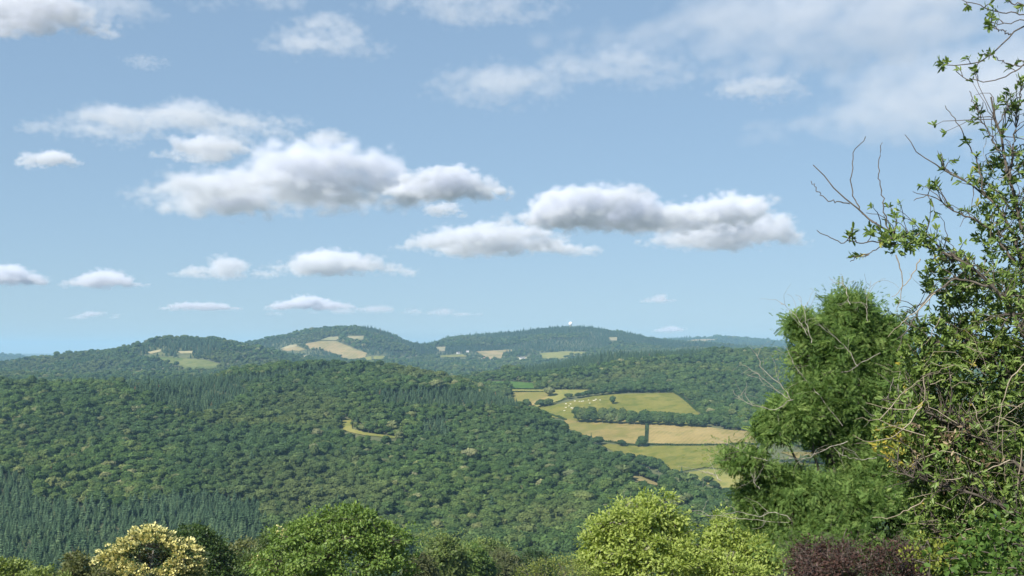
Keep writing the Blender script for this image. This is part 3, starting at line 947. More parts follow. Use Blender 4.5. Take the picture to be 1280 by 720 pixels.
# ================================================================ HEDGES, FIELD TREES, CATTLE, FARMS, RADAR DOME
def hedge(pts, h, wdt, label, y0=1000, y1=2400, step=0.55, mat=None, seed=1, k_trees=0):
    rng = np.random.default_rng(seed)
    P = [find(px, py, y0, y1)[:2] for px, py in pts]
    Q = []
    for a, b in zip(P[:-1], P[1:]):
        n = max(2, int(np.linalg.norm(b - a) / step))
        t = (np.arange(n) + 0.5) / n
        Q.append(a + (b - a) * t[:, None])
    Q = np.concatenate(Q)
    org = np.array([*Q[len(Q) // 2], 0.0]); org[2] = float(ground_z(org[0], org[1]))
    n = len(Q) * 7
    B = Q[rng.integers(0, len(Q), n)]
    d = unit(np.gradient(Q, axis=0))[rng.integers(0, len(Q), n)]
    s = rng.uniform(-1, 1, n)
    hh = h * (0.75 + 0.5 * (vnoise(B[:, 0] / 9, B[:, 1] / 9, seed) + 0.5))
    t = rng.random(n) ** 0.6
    C = np.stack([B[:, 0] + rng.uniform(-.5, .5, n) * wdt, B[:, 1] + s * wdt * 0.5, t * hh], 1)
    C[:, 2] += ground_z(C[:, 0], C[:, 1])
    N = unit(rng.normal(size=(n, 3)) + np.array([0, -0.4, 0.5]))
    V, F = quads(C - org, N, rng.uniform(0.35, 0.75, n), rng)
    o = obj('hedge', mesh_np('hedge', V, F, mat or m_dark, tint=rng.random(n)), loc=org)
    return tag(o, label, 'hedge', 'hedges between the fields')


hedge([(600, 486.7), (640, 487), (690, 487.4)], 3.2, 3, 'straight dark hedge along the lower edge of the bright green crop field', seed=41)
hedge([(622, 491), (650, 490.9), (688, 490.6)], 2.6, 3, 'thin dark hedge between the pale strip and the dry hay field', seed=42)
hedge([(664, 513.2), (690, 505.8), (707, 499.5)], 2.8, 3, 'sloping hedge along the upper left side of the cattle pasture', seed=43)
hedge([(664, 514.5), (690, 520), (708, 526)], 3.0, 3, 'short dark hedge along the lower left side of the cattle pasture', seed=44)
hedge([(755, 552.5), (775, 555.5), (797, 558)], 2.6, 3, 'short hedge running down to the tree at the field corner', seed=45)
hedge([(810, 556.6), (850, 557.6), (907, 557.2), (950, 556.6)], 2.2, 3, 'long straight hedge between the cut hay field and the lower pasture', seed=46)
hedge([(809, 529.5), (808.6, 540), (808, 553)], 3.6, 4, 'hedge running downhill between the dry hay field and the cut hay field', seed=47, y0=1050)
hedge([(775, 491), (810, 490.6), (842, 490.8), (856, 500), (872, 515)], 3.2, 4, 'hedge along the top of the cattle pasture, against the wood', seed=48)
hedge([(975, 577.5), (1010, 578), (1060, 578.5)], 3.2, 4, 'hedge below the dry strip, glimpsed through the gap in the feathery tree', seed=49, y0=980)

FT = 0


def field_tree(px, py, hpx, wpx, k, label, group=None, y0=1000, y1=2400):
    global FT
    c = find(px, py, y0, y1)
    pr = ALLP[k]
    o = pr.copy(); link(o)
    dims = {0: (13, 5.2), 1: (15, 5.6), 2: (12, 4.6), 3: (14, 6.2), 4: (14, 4.8), 5: (16, 4.2), 6: (11, 3.5), 7: (12.5, 3.4), 8: (9.5, 3.3)}[k]
    sz = hpx / FOC * c[1] / dims[0]; sx = wpx / FOC * c[1] / (2.2 * dims[1])
    o.location = (c[0], c[1], c[2] - 3.0 * sz); o.scale = (sx, sx, sz * 1.25); o.rotation_euler = (0, 0, RNG.uniform(0, 6.28))
    FT += 1
    return tag(o, label, 'tree', group)


field_tree(687, 496.5, 14, 15, 3, 'round dark oak standing alone between the two upper hay fields')
field_tree(659, 511, 14, 13, 4, 'dark round tree at the left corner of the cattle pasture')
field_tree(676, 509.5, 12, 15, 4, 'wide low dark bush by the corner of the dry hay field, left of two')
field_tree(686, 508.5, 12, 14, 0, 'wide low green bush by the corner of the dry hay field, right of two')
field_tree(766, 506, 13, 9, 2, 'thin brownish tree rising behind the copse in the pasture')
field_tree(777, 558.5, 10, 12, 4, 'small round tree in the hedge left of the field corner')
field_tree(803, 559.5, 17, 14, 4, 'dark tree at the corner where three hedges meet')
field_tree(798, 559.5, 10, 9, 0, 'low bush touching the tree at the hedge corner')
field_tree(731, 555, 13, 18, 0, 'spreading tree at the bottom of the dry hay field, left of its clump')
field_tree(739, 556.5, 17, 8, 6, 'pointed conifer amid the clump at the bottom of the dry hay field')
field_tree(747, 557, 13, 17, 4, 'dark spreading tree at the bottom of the dry hay field, right of its clump')
rng = np.random.default_rng(77)
for j in range(46):         # the copse below the pasture, front row and back row
    t = (j % 23 + rng.uniform(0.1, 0.9)) / 23
    back = j >= 23
    px = 718 + (886 - 718) * t
    py = 528.5 + (535 - 528.5) * t - (4.5 if back else 0)
    field_tree(px, py, rng.uniform(15, 20) * (1 - 0.25 * t), rng.uniform(13, 18), int(rng.choice([0, 1, 3, 4, 4])), 'leafy tree in the dense copse that divides the pasture from the hay fields', 'copse trees below the cattle pasture', y1=2000)
for j in range(11):
    t = (j + rng.uniform(0.2, 0.8)) / 11
    field_tree(709 + 88 * t, 499 - 9.5 * t, rng.uniform(6, 9) + 3 * t, rng.uniform(8, 12), int(rng.choice([0, 2, 4, 4])), 'dark tree in the row running along the top left of the cattle pasture', 'hedgerow trees above the cattle pasture')
for j, (px, py, hp, wp, k) in enumerate([(786, 571, 11, 20, 4), (800, 574, 12, 18, 4), (812, 577, 13, 20, 0), (823, 581, 14, 18, 4), (831, 588, 15, 16, 4), (775, 566, 8, 16, 4)]):
    field_tree(px, py + 10, hp + 6, wp, k, 'dark rounded tree on the wooded edge against the lower pasture', 'edge trees along the lower pasture', y0=950)
for j, (px, py, hp, wp, k) in enumerate([(842, 604, 20, 20, 1), (858, 612, 24, 26, 3), (872, 622, 26, 24, 1), (850, 622, 22, 22, 0), (888, 632, 24, 22, 3), (868, 634, 24, 26, 1), (846, 640, 24, 26, 5), (836, 625, 20, 20, 4), (893, 612, 12, 14, 4), (884, 604, 10, 16, 4), (912, 620, 12, 18, 4), (852, 596, 14, 10, 6), (905, 645, 20, 24, 0)]):
    field_tree(px, py, hp, wp, k, 'leafy tree in the stand at the valley bottom, below the lower pasture', 'valley bottom trees below the lower pasture', y0=780)
for j, (px, py, hp, wp) in enumerate([(985, 585, 12, 16), (1000, 590, 14, 18), (1018, 587, 12, 16), (968, 592, 14, 16), (1040, 592, 14, 18)]):
    field_tree(px, py + 4, hp, wp, 4, 'dark tree in the valley seen through the gap in the feathery tree', 'valley trees seen through the gap', y0=930)

# ---- cattle
def tube_pts(P, R, k=6):
    P = np.asarray(P, float); n = len(P)
    R = np.broadcast_to(np.asarray(R, float), (n,))
    T = unit(np.gradient(P, axis=0))
    ref = np.array([0.31, 0.23, 0.92])
    A = unit(np.cross(T, ref)); B = np.cross(T, A)
    a = np.arange(k) / k * 2 * PI
    V = (P[:, None] + (A[:, None] * np.cos(a)[None, :, None] + B[:, None] * np.sin(a)[None, :, None]) * R[:, None, None]).reshape(-1, 3)
    i, j = np.meshgrid(np.arange(n - 1), np.arange(k), indexing='ij')
    F = np.stack([i * k + j, i * k + (j + 1) % k, (i + 1) * k + (j + 1) % k, (i + 1) * k + j], -1).reshape(-1, 4)
    return V, F


def capsule(P, R, k=10):
    """closed tube"""
    V, F = tube_pts(P, R, k)
    n = len(V)
    V = np.concatenate([V, [P[0]], [P[-1]]])
    T0 = np.array([[(j + 1) % k, j, n] for j in range(k)]); T1 = np.array([[n - k + j, n - k + (j + 1) % k, n + 1] for j in range(k)])
    return V, F, np.concatenate([T0, T1])

m_hide = flat_mat('cream_hide', (0.78, 0.74, 0.66), 0.8)
Vs, Fq, Ft, k = [], [], [], 0
def add_caps(P, R):
    global k
    V, F, T = capsule(np.array(P, float), R)
    Vs.append(V); Fq.append(F + k); Ft.append(T + k); k += len(V)
add_caps([(-1.05, 0, 1.05), (-0.95, 0, 1.08), (-0.4, 0, 1.02), (0.2, 0, 1.0), (0.75, 0, 1.05), (1.0, 0, 1.1)], [0.18, 0.33, 0.42, 0.43, 0.38, 0.2])
add_caps([(0.8, 0, 1.2), (1.15, 0, 1.2), (1.4, 0, 1.0)], [0.25, 0.2, 0.16])
add_caps([(1.3, 0, 1.1), (1.45, 0, 1.0), (1.68, 0, 0.78), (1.75, 0, 0.7)], [0.12, 0.17, 0.11, 0.08])
for sx in (-0.8, 0.72):
    for sy in (-0.22, 0.22):
        back = sx < 0
        add_caps([(sx, sy, 0.95), (sx + (-0.08 if back else 0.02), sy, 0.55), (sx + (0.0 if back else 0.0), sy, 0.3), (sx + 0.03, sy, 0.0)], [0.2 if back else 0.16, 0.1, 0.07, 0.075])
add_caps([(-1.05, 0, 1.25), (-1.18, 0, 1.0), (-1.2, 0, 0.6)], [0.04, 0.03, 0.05])
for sy in (-1, 1):
    add_caps([(1.36, sy * 0.1, 1.12), (1.32, sy * 0.27, 1.1)], [0.06, 0.03])
cow_me = mesh_np('cow', np.concatenate(Vs), [np.concatenate(Fq), np.concatenate(Ft)], m_hide, smooth=True)
cow_src = bpy.data.objects.new('cow', cow_me)
rm = cow_src.modifiers.new('one_skin', 'REMESH'); rm.mode = 'VOXEL'; rm.voxel_size = 0.05
CLAB = ['cream coloured cow standing in the olive pasture above the copse', 'cream coloured cow grazing near the left end of the copse']
for j, (px, py) in enumerate([(718.7, 502.9), (727.2, 503.2), (729.2, 503.0), (735.6, 501.7), (742, 502.4), (743.6, 502.0), (750, 501.6), (745, 500.8), (737, 505.4), (707.5, 506.4), (711.2, 509), (714.4, 511.6), (715.8, 511.9), (707.5, 511), (705.6, 515), (724.4, 503.2), (713, 506.6)]):
    c = find(px, py, 1150, 2300)
    o = cow_src.copy(); link(o)
    o.location = (c[0], c[1], c[2] + 1.0); o.rotation_euler = (0, 0, RNG.choice([0.2, 2.9, -0.3, 0.5, 3.4]))
    o.scale = (1.0, 1.0, 1.0)
    tag(o, 'cream cow standing out in the olive pasture above the copse' if px > 717 else 'cream cow grazing by the left end of the copse', 'cow', 'cattle in the pasture above the copse' if px > 717 else 'cattle by the left end of the copse')

# ---- farmhouses on the far hill
m_wall = flat_mat('whitewash', (0.74, 0.72, 0.68)); m_slate = flat_mat('slate', (0.16, 0.15, 0.16)); m_tile = flat_mat('clay_tile', (0.30, 0.13, 0.08)); m_dkglass = flat_mat('dark_glass', (0.03, 0.035, 0.04), 0.2)


def box_np(c, s):
    c = np.array(c, float); s = np.array(s, float) / 2
    V = np.array([[x, y, z] for x in (-1, 1) for y in (-1, 1) for z in (-1, 1)]) * s + c
    F = np.array([[0, 1, 3, 2], [4, 6, 7, 5], [0, 4, 5, 1], [2, 3, 7, 6], [0, 2, 6, 4], [1, 5, 7, 3]])
    return V, F


def house(px, py, wm, hm, label, roof, rz=0.0, y0=4250, y1=5600):
    c = find(px, py, y0, y1)
    t = thing('farmhouse', c + np.array([0, 0, -0.3]), label, 'house', 'white houses on the far hillside')
    t.rotation_euler = (0, 0, rz)
    d = wm * 0.55
    # walls with gables
    x, y, h = wm / 2, d / 2, hm
    rh = h + d * 0.42
    V = [(-x, -y, 0), (x, -y, 0), (x, y, 0), (-x, y, 0), (-x, -y, h), (x, -y, h), (x, y, h), (-x, y, h), (-x, 0, rh), (x, 0, rh)]
    me = mesh_np('wall', V, [np.array([(0, 1, 5, 4), (2, 3, 7, 6)]), np.array([(1, 2, 6, 9, 5), (3, 0, 4, 8, 7)])], m_wall)
    obj('wall', me, t)
    e = 0.5; th = 0.25
    V = []
    for z in (0.08, 0.08 + th):
        V += [(-x - e, -y - e, h - 0.42 * e + z), (x + e, -y - e, h - 0.42 * e + z), (x + e, 0, rh + z), (-x - e, 0, rh + z), (x + e, y + e, h - 0.42 * e + z), (-x - e, y + e, h - 0.42 * e + z)]
    F = [(0, 3, 2, 1), (3, 5, 4, 2), (6, 7, 8, 9), (9, 8, 10, 11), (0, 1, 7, 6), (4, 5, 11, 10), (1, 2, 8, 7), (2, 4, 10, 8), (5, 3, 9, 11), (3, 0, 6, 9)]
    r = obj('roof', mesh_np('roof', V, np.array(F), roof), t)
    bv, bf = box_np((x * 0.7, 0, rh + 0.5), (0.9, 0.7, 1.8))
    obj('chimney', mesh_np('chimney', bv, bf, m_wall), r)
    for k_, xx in enumerate((-0.6, 0.0, 0.6)):
        for zz in ((h * 0.28, h * 0.74) if k_ != 1 else (h * 0.74,)):
            bv, bf = box_np((xx * x, -y - 0.03, zz), (1.1, 0.1, 1.3))
            obj('window', mesh_np('window', bv, bf, m_dkglass), t)
    bv, bf = box_np((0, -y - 0.04, 1.05), (1.1, 0.1, 2.1))
    obj('door', mesh_np('door', bv, bf, roof), t)


house(604.5, 450, 17, 7, 'white farmhouse at the left foot of the tan stubble field', m_tile, 0.3)
house(611.5, 450.3, 13, 6, 'smaller white house just right of the farmhouse under the stubble field', m_tile, -0.4)
house(619.5, 451, 18, 6, 'long low white house below the right half of the stubble field', m_slate, 0.1)
house(629, 448.8, 13, 7, 'bright white house at the right corner of the stubble field', m_slate, 0.6)
house(584.5, 440.5, 12, 6, 'lone white house among trees left of the stubble field', m_slate, -0.2)
house(573, 442.3, 14, 6, 'white house just above the long pale meadow', m_slate, 0.5)
house(522, 446.5, 14, 6, 'white house at the foot of the peaked hill, by the notch', m_slate, 0.0)
house(653, 449.5, 22, 6, 'long pale farm building right of the stubble field', m_slate, 0.2)

# ---- radar dome on the summit
m_dome = flat_mat('white_radome', (0.86, 0.86, 0.86), 0.45); m_conc = flat_mat('pale_concrete', (0.45, 0.44, 0.42))
c = find(713.2, 412.2, 5300, 6200)
c = at(713.2, 411.2, 5690.0); c[2] = float(ground_z(c[0], c[1]))
t = thing('radar_dome', c, 'white spherical radar dome on the wooded summit of the far hill', 'radar dome')
bm = bmesh.new(); bmesh.ops.create_icosphere(bm, subdivisions=4, radius=10.5)
for v in bm.verts: v.co.z += 24.5
me = bpy.data.meshes.new('dome'); bm.to_mesh(me); bm.free(); me.materials.append(m_dome)
obj('dome', me, t)
V, F, T = capsule([(0, 0, -1), (0, 0, 8), (0, 0, 14.6), (0, 0, 15.2)], [5.5, 5.2, 5.0, 6.4], 24)
obj('tower', mesh_np('tower', V, [F, T], m_conc), t)
# ================================================================ GARDEN-SIDE TREES AND SHRUBS
def leaf_shape(kind):
    if kind == 'lance':       # folded lance leaf
        V = [(0, 0, 0), (0.42, 0.19, 0.05), (1, 0, -0.10), (0.42, -0.19, 0.05), (0.45, 0, 0)]
        return np.array(V), np.array([(0, 4, 1), (4, 2, 1), (0, 3, 4), (3, 2, 4)])
    if kind == 'oval':
        V = [(0, 0, 0), (0.3, 0.2, 0.03), (0.72, 0.2, 0.0), (1, 0, -0.10), (0.72, -0.2, 0.0), (0.3, -0.2, 0.03), (0.35, 0, -0.03), (0.7, 0, -0.05)]
        return np.array(V), np.array([(0, 6, 1), (1, 6, 7), (1, 7, 2), (2, 7, 3), (0, 5, 6), (5, 7, 6), (5, 4, 7), (4, 3, 7)])
    if kind == 'card':
        V = [(0, 0, 0), (0.5, 0.32, 0.04), (1, 0, -0.08), (0.5, -0.32, 0.04)]
        return np.array(V), np.array([(0, 1, 2), (0, 2, 3)])
    if kind == 'feather':     # pinnate leaf: pairs of leaflets along an arching stalk
        V, F = [], []
        n = 8
        for i in range(n):
            t = (i + 1) / n; x = t; z = -0.14 * t * t
            L = 0.30 * (1 - 0.7 * abs(t - 0.45)); wd = 0.058
            for s in (-1, 1):
                b = len(V)
                V += [(x, 0, z), (x + 0.10 * L - wd, s * L * 0.5, z - 0.01), (x + 0.28 * L, s * L, z - 0.06 * 1), (x + 0.10 * L + wd, s * L * 0.5, z + 0.0)]
                F += [(b, b + 1, b + 2), (b, b + 2, b + 3)]
        return np.array(V), np.array(F)


def leaves(P, D, N, L, kind, wide=1.0):
    T, F = leaf_shape(kind)
    T = T * np.array([1, wide, 1])
    D = unit(D); S = unit(np.cross(N, D)); U = np.cross(D, S)
    L = np.asarray(L, float).reshape(-1, 1, 1)
    V = P[:, None, :] + L * (D[:, None, :] * T[None, :, 0:1] + S[:, None, :] * T[None, :, 1:2] + U[:, None, :] * T[None, :, 2:3])
    FF = (F[None] + (np.arange(len(P)) * len(T))[:, None, None]).reshape(-1, 3)
    return V.reshape(-1, 3), FF, len(F)


def lobes_at(Y, lst):
    """lobes given in photo pixels: px, py, half width, half height, depth offset"""
    out = []
    for px, py, rx, ry, dy in lst:
        y = Y + dy; s = y / FOC
        out.append((at(px, py, y), np.array([rx * s, rx * s * 0.95, ry * s])))
    return out


def lumpy(lobes, rng, k=9, a=0.22, b=0.55, pads=False):
    out = []
    for c, r in lobes:
        if pads:            # layered boughs: flat, dense pads with air between them
            for _ in range(11):
                d = unit(rng.normal(size=3)); d[1] = -abs(d[1]) * 0.8 + d[1] * 0.2
                q = r.mean() * rng.uniform(0.30, 0.46)
                out.append((c + d * r * rng.uniform(0.45, 0.92), np.array([q * 1.35, q * 1.2, q * 0.55])))
            continue
        out.append((c, r * 0.84))
        for _ in range(k):
            d = unit(rng.normal(size=3)); d[2] = abs(d[2]) * 0.9 + d[2] * 0.1
            out.append((c + d * r * rng.uniform(0.6, 0.95), r * rng.uniform(a, b) * np.array([1.1, 1.1, 0.8])))
    return out


def crown_points(lobes, n, rng, inner=0.7, keep=None):
    vol = np.array([r[0] * r[1] + r[0] * r[2] for c, r in lobes]); ids = rng.choice(len(lobes), n, p=vol / vol.sum())
    C = np.array([c for c, r in lobes])[ids]; R = np.array([r for c, r in lobes])[ids]
    D = unit(rng.normal(size=(n, 3)))
    P = C + D * R * rng.uniform(inner, 1.0, (n, 1))
    O = unit(D / R * R.mean(1, keepdims=True))
    # drop what lies deep inside another lobe
    deep = np.zeros(n, bool)
    for i, (c, r) in enumerate(lobes):
        deep |= (((P - c) / r) ** 2).sum(1) < 0.42
    ok = ~deep | (rng.random(n) < 0.12)
    P, O = P[ok], O[ok]
    if keep is not None:
        q = keep(P); P, O = P[q], O[q]
    return P, O


class Tubes:
    def __init__(self):
        self.V, self.F, self.n = [], [], 0

    def add(self, P, R, k=5):
        V, F = tube_pts(P, R, k)
        self.V.append(V); self.F.append(F + self.n); self.n += len(V)

    def mesh(self, name, mat, org):
        return mesh_np(name, np.concatenate(self.V) - org, np.concatenate(self.F), mat, smooth=True)


def curve(a, b, rng, sag=0.1, n=6, wob=0.06):
    a = np.asarray(a, float); b = np.asarray(b, float)
    t = np.linspace(0, 1, n)[:, None]
    L = np.linalg.norm(b - a)
    off = rng.normal(size=3) * wob * L
    w_ = np.sin(t * PI)
    P = a + (b - a) * t + off * w_ + np.array([0, 0, sag * L]) * w_ + rng.normal(size=(n, 3)) * wob * 0.25 * L * w_
    return P


def smooth_path(pts, n=24):
    pts = np.asarray(pts, float)
    d = np.concatenate([[0], np.cumsum(np.linalg.norm(np.diff(pts, axis=0), axis=1))])
    t = np.linspace(0, d[-1], n)
    return np.stack([pchip_eval(d, pts[:, i], t) for i in range(3)], 1)


def build_tree(name, label, cat, lobes, base, leaf, mat, bark, seed, n_cl, per, L, cl_r, kind='lance', up=0.5, inner=0.7, droop=0.0, wide=1.0, trunk_r=0.25, twig=0.0,
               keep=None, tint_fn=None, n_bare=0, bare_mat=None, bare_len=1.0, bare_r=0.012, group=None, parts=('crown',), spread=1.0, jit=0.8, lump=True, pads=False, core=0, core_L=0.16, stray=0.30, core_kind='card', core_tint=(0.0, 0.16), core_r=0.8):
    rng = np.random.default_rng(seed)
    base = np.asarray(base, float)
    t = thing(name, base, label, cat, group)
    P, O = crown_points(lumpy(lobes, rng, pads=pads) if lump else lobes, n_cl, rng, inner, keep)
    n = len(P)
    R0 = np.mean([r.mean() for c, r in lobes])
    P = P + O * (np.clip(rng.exponential(0.07, (n, 1)) - 0.05, -0.03, stray) * R0)
    # clusters -> leaves
    m = rng.poisson(per, n) + 2
    idx = np.repeat(np.arange(n), m); k = len(idx)
    off = rng.normal(size=(k, 3)) * cl_r * np.array([1, 1, 0.6]) * spread
    LP = P[idx] + off
    D = unit(O[idx] * 0.7 + unit(off + 1e-6) * 0.8 + rng.normal(size=(k, 3)) * 0.45 + np.array([0, 0, -droop]))
    N = unit(O[idx] * 0.5 + np.array([0, 0, up]) + rng.normal(size=(k, 3)) * jit * 0.55)
    V, F, nf = leaves(LP, D, N, L * rng.uniform(0.6, 1.25, k), kind, wide)
    ct = rng.random(n)
    tint = np.clip(0.15 + 0.45 * ct[idx] + 0.40 * rng.random(k), 0, 1)
    if tint_fn is not None:
        tint = tint_fn(LP, tint, rng)
    tint = np.repeat(tint, nf)
    if core:        # leaves inside the crown, the interior shade put into their darker tint
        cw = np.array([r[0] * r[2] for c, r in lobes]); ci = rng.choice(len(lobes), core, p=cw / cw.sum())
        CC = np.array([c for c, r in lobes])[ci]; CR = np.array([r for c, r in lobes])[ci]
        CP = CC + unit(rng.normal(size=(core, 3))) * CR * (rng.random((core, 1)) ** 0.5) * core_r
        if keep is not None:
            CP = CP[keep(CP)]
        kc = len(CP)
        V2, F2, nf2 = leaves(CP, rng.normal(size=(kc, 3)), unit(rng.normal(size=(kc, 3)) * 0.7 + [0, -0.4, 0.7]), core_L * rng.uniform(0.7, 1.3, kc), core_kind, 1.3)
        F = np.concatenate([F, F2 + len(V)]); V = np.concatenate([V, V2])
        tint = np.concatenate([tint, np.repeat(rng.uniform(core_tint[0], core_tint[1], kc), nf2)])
    cr = obj('crown', mesh_np('crown', V - base, F, mat, tint=tint), t)
    # trunk and limbs
    tb = Tubes()
    cen = np.mean([c for c, r in lobes], axis=0)
    fork = base + (cen - base) * 0.45
    tb.add(curve(base - [0, 0, 0.4], fork, rng, 0, 7, 0.03), np.linspace(trunk_r * 1.25, trunk_r * 0.8, 7), 9)
    limb_pts = [fork]
    for c, r in lobes:
        pth = curve(fork, c + rng.normal(size=3) * r * 0.2, rng, 0.03, 9, 0.03)
        tb.add(pth, np.linspace(trunk_r * 0.55, trunk_r * 0.12, 9), 6)
        limb_pts += list(pth[3:])
    LPp = np.array(limb_pts)
    sel = rng.choice(n, min(n, max(20, n // 5)), replace=False)
    for j in sel:
        q = LPp[np.argmin(((LPp - P[j]) ** 2).sum(1))]
        tb.add(curve(q, P[j], rng, 0.06, 6, 0.08), np.linspace(trunk_r * 0.13, max(0.006, trunk_r * 0.035), 6), 4)
    obj('trunk', tb.mesh('trunk', bark, base), t)
    if n_bare:
        bt = Tubes()
        for j in rng.choice(n, n_bare, replace=n_bare > n):
            d = unit(O[j] + rng.normal(size=3) * 0.35 + np.array([0, 0, 0.25]))
            a = P[j] - O[j] * bare_len * 0.4
            l = bare_len * rng.uniform(0.4, 1.2)
            pth = curve(a, a + d * l, rng, 0.12, 7, 0.12)
            bt.add(pth, np.linspace(bare_r, bare_r * 0.3, 7), 4)
            for q in range(rng.integers(1, 4)):
                i = rng.integers(2, 6)
                d2 = unit(d + rng.normal(size=3) * 0.55)
                bt.add(curve(pth[i], pth[i] + d2 * l * rng.uniform(0.2, 0.5), rng, 0.1, 5, 0.1), np.linspace(bare_r * 0.55, bare_r * 0.22, 5), 4)
        tag(obj('bare_twigs', bt.mesh('bare_twigs', bare_mat or bark, base), t), kind='stuff')
    return t, P, O


def ground_pt(px, Y):
    X = (px - 640) / FOC * Y
    return np.array([X, Y, float(ground_z(X, Y))])


bark_grey = bark_mat('pale_grey_bark', (0.20, 0.18, 0.15), (0.36, 0.33, 0.28))
bark_brown = bark_mat('brown_bark', (0.05, 0.042, 0.032), (0.115, 0.098, 0.078))
bark_tan = bark_mat('tan_dead_twig', (0.19, 0.155, 0.11), (0.34, 0.29, 0.215), 20)
bark_dark = bark_mat('dark_twig', (0.045, 0.036, 0.03), (0.10, 0.08, 0.065), 20)

# ---- bright yellow-green tree
lm_bright = leaf_mat('yellow_green_leaf', [(0.0, (0.08, 0.125, 0.025)), (0.2, (0.20, 0.265, 0.055)), (0.6, (0.32, 0.395, 0.095)), (1.0, (0.41, 0.47, 0.14))], trans=0.42, trans_gain=(1.35, 1.35, 0.8))
Y = 48.0
LB = lobes_at(Y, [(808, 650, 42, 31, 0), (768, 660, 34, 26, -0.5), (744, 684, 24, 28, 0.2), (842, 668, 32, 32, 0.3), (800, 690, 48, 34, -1.0), (850, 704, 42, 28, -0.8), (762, 716, 40, 24, -0.6), (738, 712, 20, 22, 0)])
build_tree('broadleaf_tree', 'bright yellow-green tree with two humps, standing before the valley fields', 'tree',
           LB + lobes_at(Y, [(905, 668, 36, 28, 0.8), (938, 684, 34, 26, 0.5), (888, 696, 38, 26, 0), (962, 708, 26, 22, 0.3), (918, 714, 48, 24, -0.5)]),
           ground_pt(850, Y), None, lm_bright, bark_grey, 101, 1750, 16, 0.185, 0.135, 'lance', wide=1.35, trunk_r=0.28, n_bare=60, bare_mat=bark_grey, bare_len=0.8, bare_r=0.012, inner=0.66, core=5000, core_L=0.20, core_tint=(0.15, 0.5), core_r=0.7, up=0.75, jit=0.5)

# ---- clipped round bush left of it
lm_bush = leaf_mat('golden_green_leaf', [(0.0, (0.0420, 0.0448, 0.0168)), (0.3, (0.0980, 0.1400, 0.0280)), (1.0, (0.2800, 0.3080, 0.0770))])
build_tree('round_bush', 'small domed yellow-green bush with dark gaps, left of the bright two-humped tree', 'bush', lobes_at(40, [(698, 722, 41, 27, 0), (675, 728, 24, 22, -0.2), (722, 728, 24, 22, -0.2)]), ground_pt(698, 40), None, lm_bush, bark_brown, 102, 420, 18, 0.08, 0.12, 'lance', wide=1.2, trunk_r=0.1, inner=0.8)

# ---- flowering sweet chestnut
lm_chest = leaf_mat('chestnut_leaf', [(0.0, (0.0286, 0.0520, 0.0156)), (0.5, (0.0585, 0.0975, 0.0260)), (1.0, (0.1170, 0.1560, 0.0455))])
lm_catkin = leaf_mat('cream_catkin', [(0.0, (0.50, 0.46, 0.16)), (0.5, (0.72, 0.67, 0.28)), (1.0, (0.84, 0.79, 0.42))], trans=0.2, trans_gain=(1, 1, 0.9))


def add_blossom(t, P, O, seed, size, n_per=22, mat=None):
    rng = np.random.default_rng(seed)
    base = np.array(t.location)
    idx = np.repeat(np.arange(len(P)), n_per); k = len(idx)
    s = size * rng.uniform(0.6, 1.3, len(P))[idx]
    off = rng.normal(size=(k, 3)) * s[:, None] * np.array([1.1, 1.1, 0.6])
    D = unit(off + O[idx] * 0.5 + rng.normal(size=(k, 3)) * 0.1)
    V, F, nf = leaves(P[idx] + off * 0.6 + O[idx] * size * 0.6, D, unit(rng.normal(size=(k, 3)) + [0, -0.3, 0.8]), s * 1.3, 'card')
    ct = rng.random(len(P))
    o = obj('blossom', mesh_np('blossom', V - base, F, mat or lm_catkin, tint=np.repeat(np.clip(ct[idx] * 0.6 + rng.random(k) * 0.4, 0, 1), nf)), t)
    return o


Y = 78.0
lob = lobes_at(Y, [(188, 684, 30, 21, 0), (187, 697, 48, 28, 0), (150, 706, 30, 20, -0.4), (224, 704, 30, 26, -0.3), (187, 722, 60, 30, -0.2), (140, 722, 22, 14, 0), (240, 720, 18, 18, 0)])
def gap(P):
    px, py = px_of(P[:, 0], P[:, 1], P[:, 2])
    return ~((((px - 190) / 24) ** 2 + ((py - 696) / 17) ** 2 < 1) & (P[:, 1] < Y + 0.6))
t, P, O = build_tree('sweet_chestnut', 'rounded chestnut tree covered in cream-yellow blossom, at the lower left', 'tree', lob, ground_pt(190, Y), None, lm_chest, bark_grey, 103, 1700, 12, 0.22, 0.2, 'lance', wide=1.3, trunk_r=0.3, keep=gap, inner=0.82, lump=False)
front = (O[:, 2] > -0.25)
q = np.nonzero(front)[0]
rngb = np.random.default_rng(9)
q = rngb.choice(q, min(820, len(q)), replace=False)
bl = add_blossom(t, P[q], O[q], 104, 0.15, 26)

# second flowering chestnut, mostly behind the big green tree
lob = lobes_at(84, [(345, 688, 22, 30, 0), (330, 706, 26, 24, 0)])
t, P, O = build_tree('sweet_chestnut', 'chestnut with patches of cream blossom, mostly hidden by the big green tree', 'tree', lob, ground_pt(340, 84), None, lm_chest, bark_grey, 105, 380, 16, 0.24, 0.2, 'lance', wide=1.3, trunk_r=0.25)
px, py = px_of(P[:, 0], P[:, 1], P[:, 2])
q = np.nonzero((O[:, 1] < 0.5) & (((px - 352) ** 2 / 110 + (py - 664) ** 2 / 60 < 1) | ((px - 328) ** 2 / 170 + (py - 705) ** 2 / 160 < 1)))[0]
if len(q): add_blossom(t, P[q], O[q], 106, 0.16)

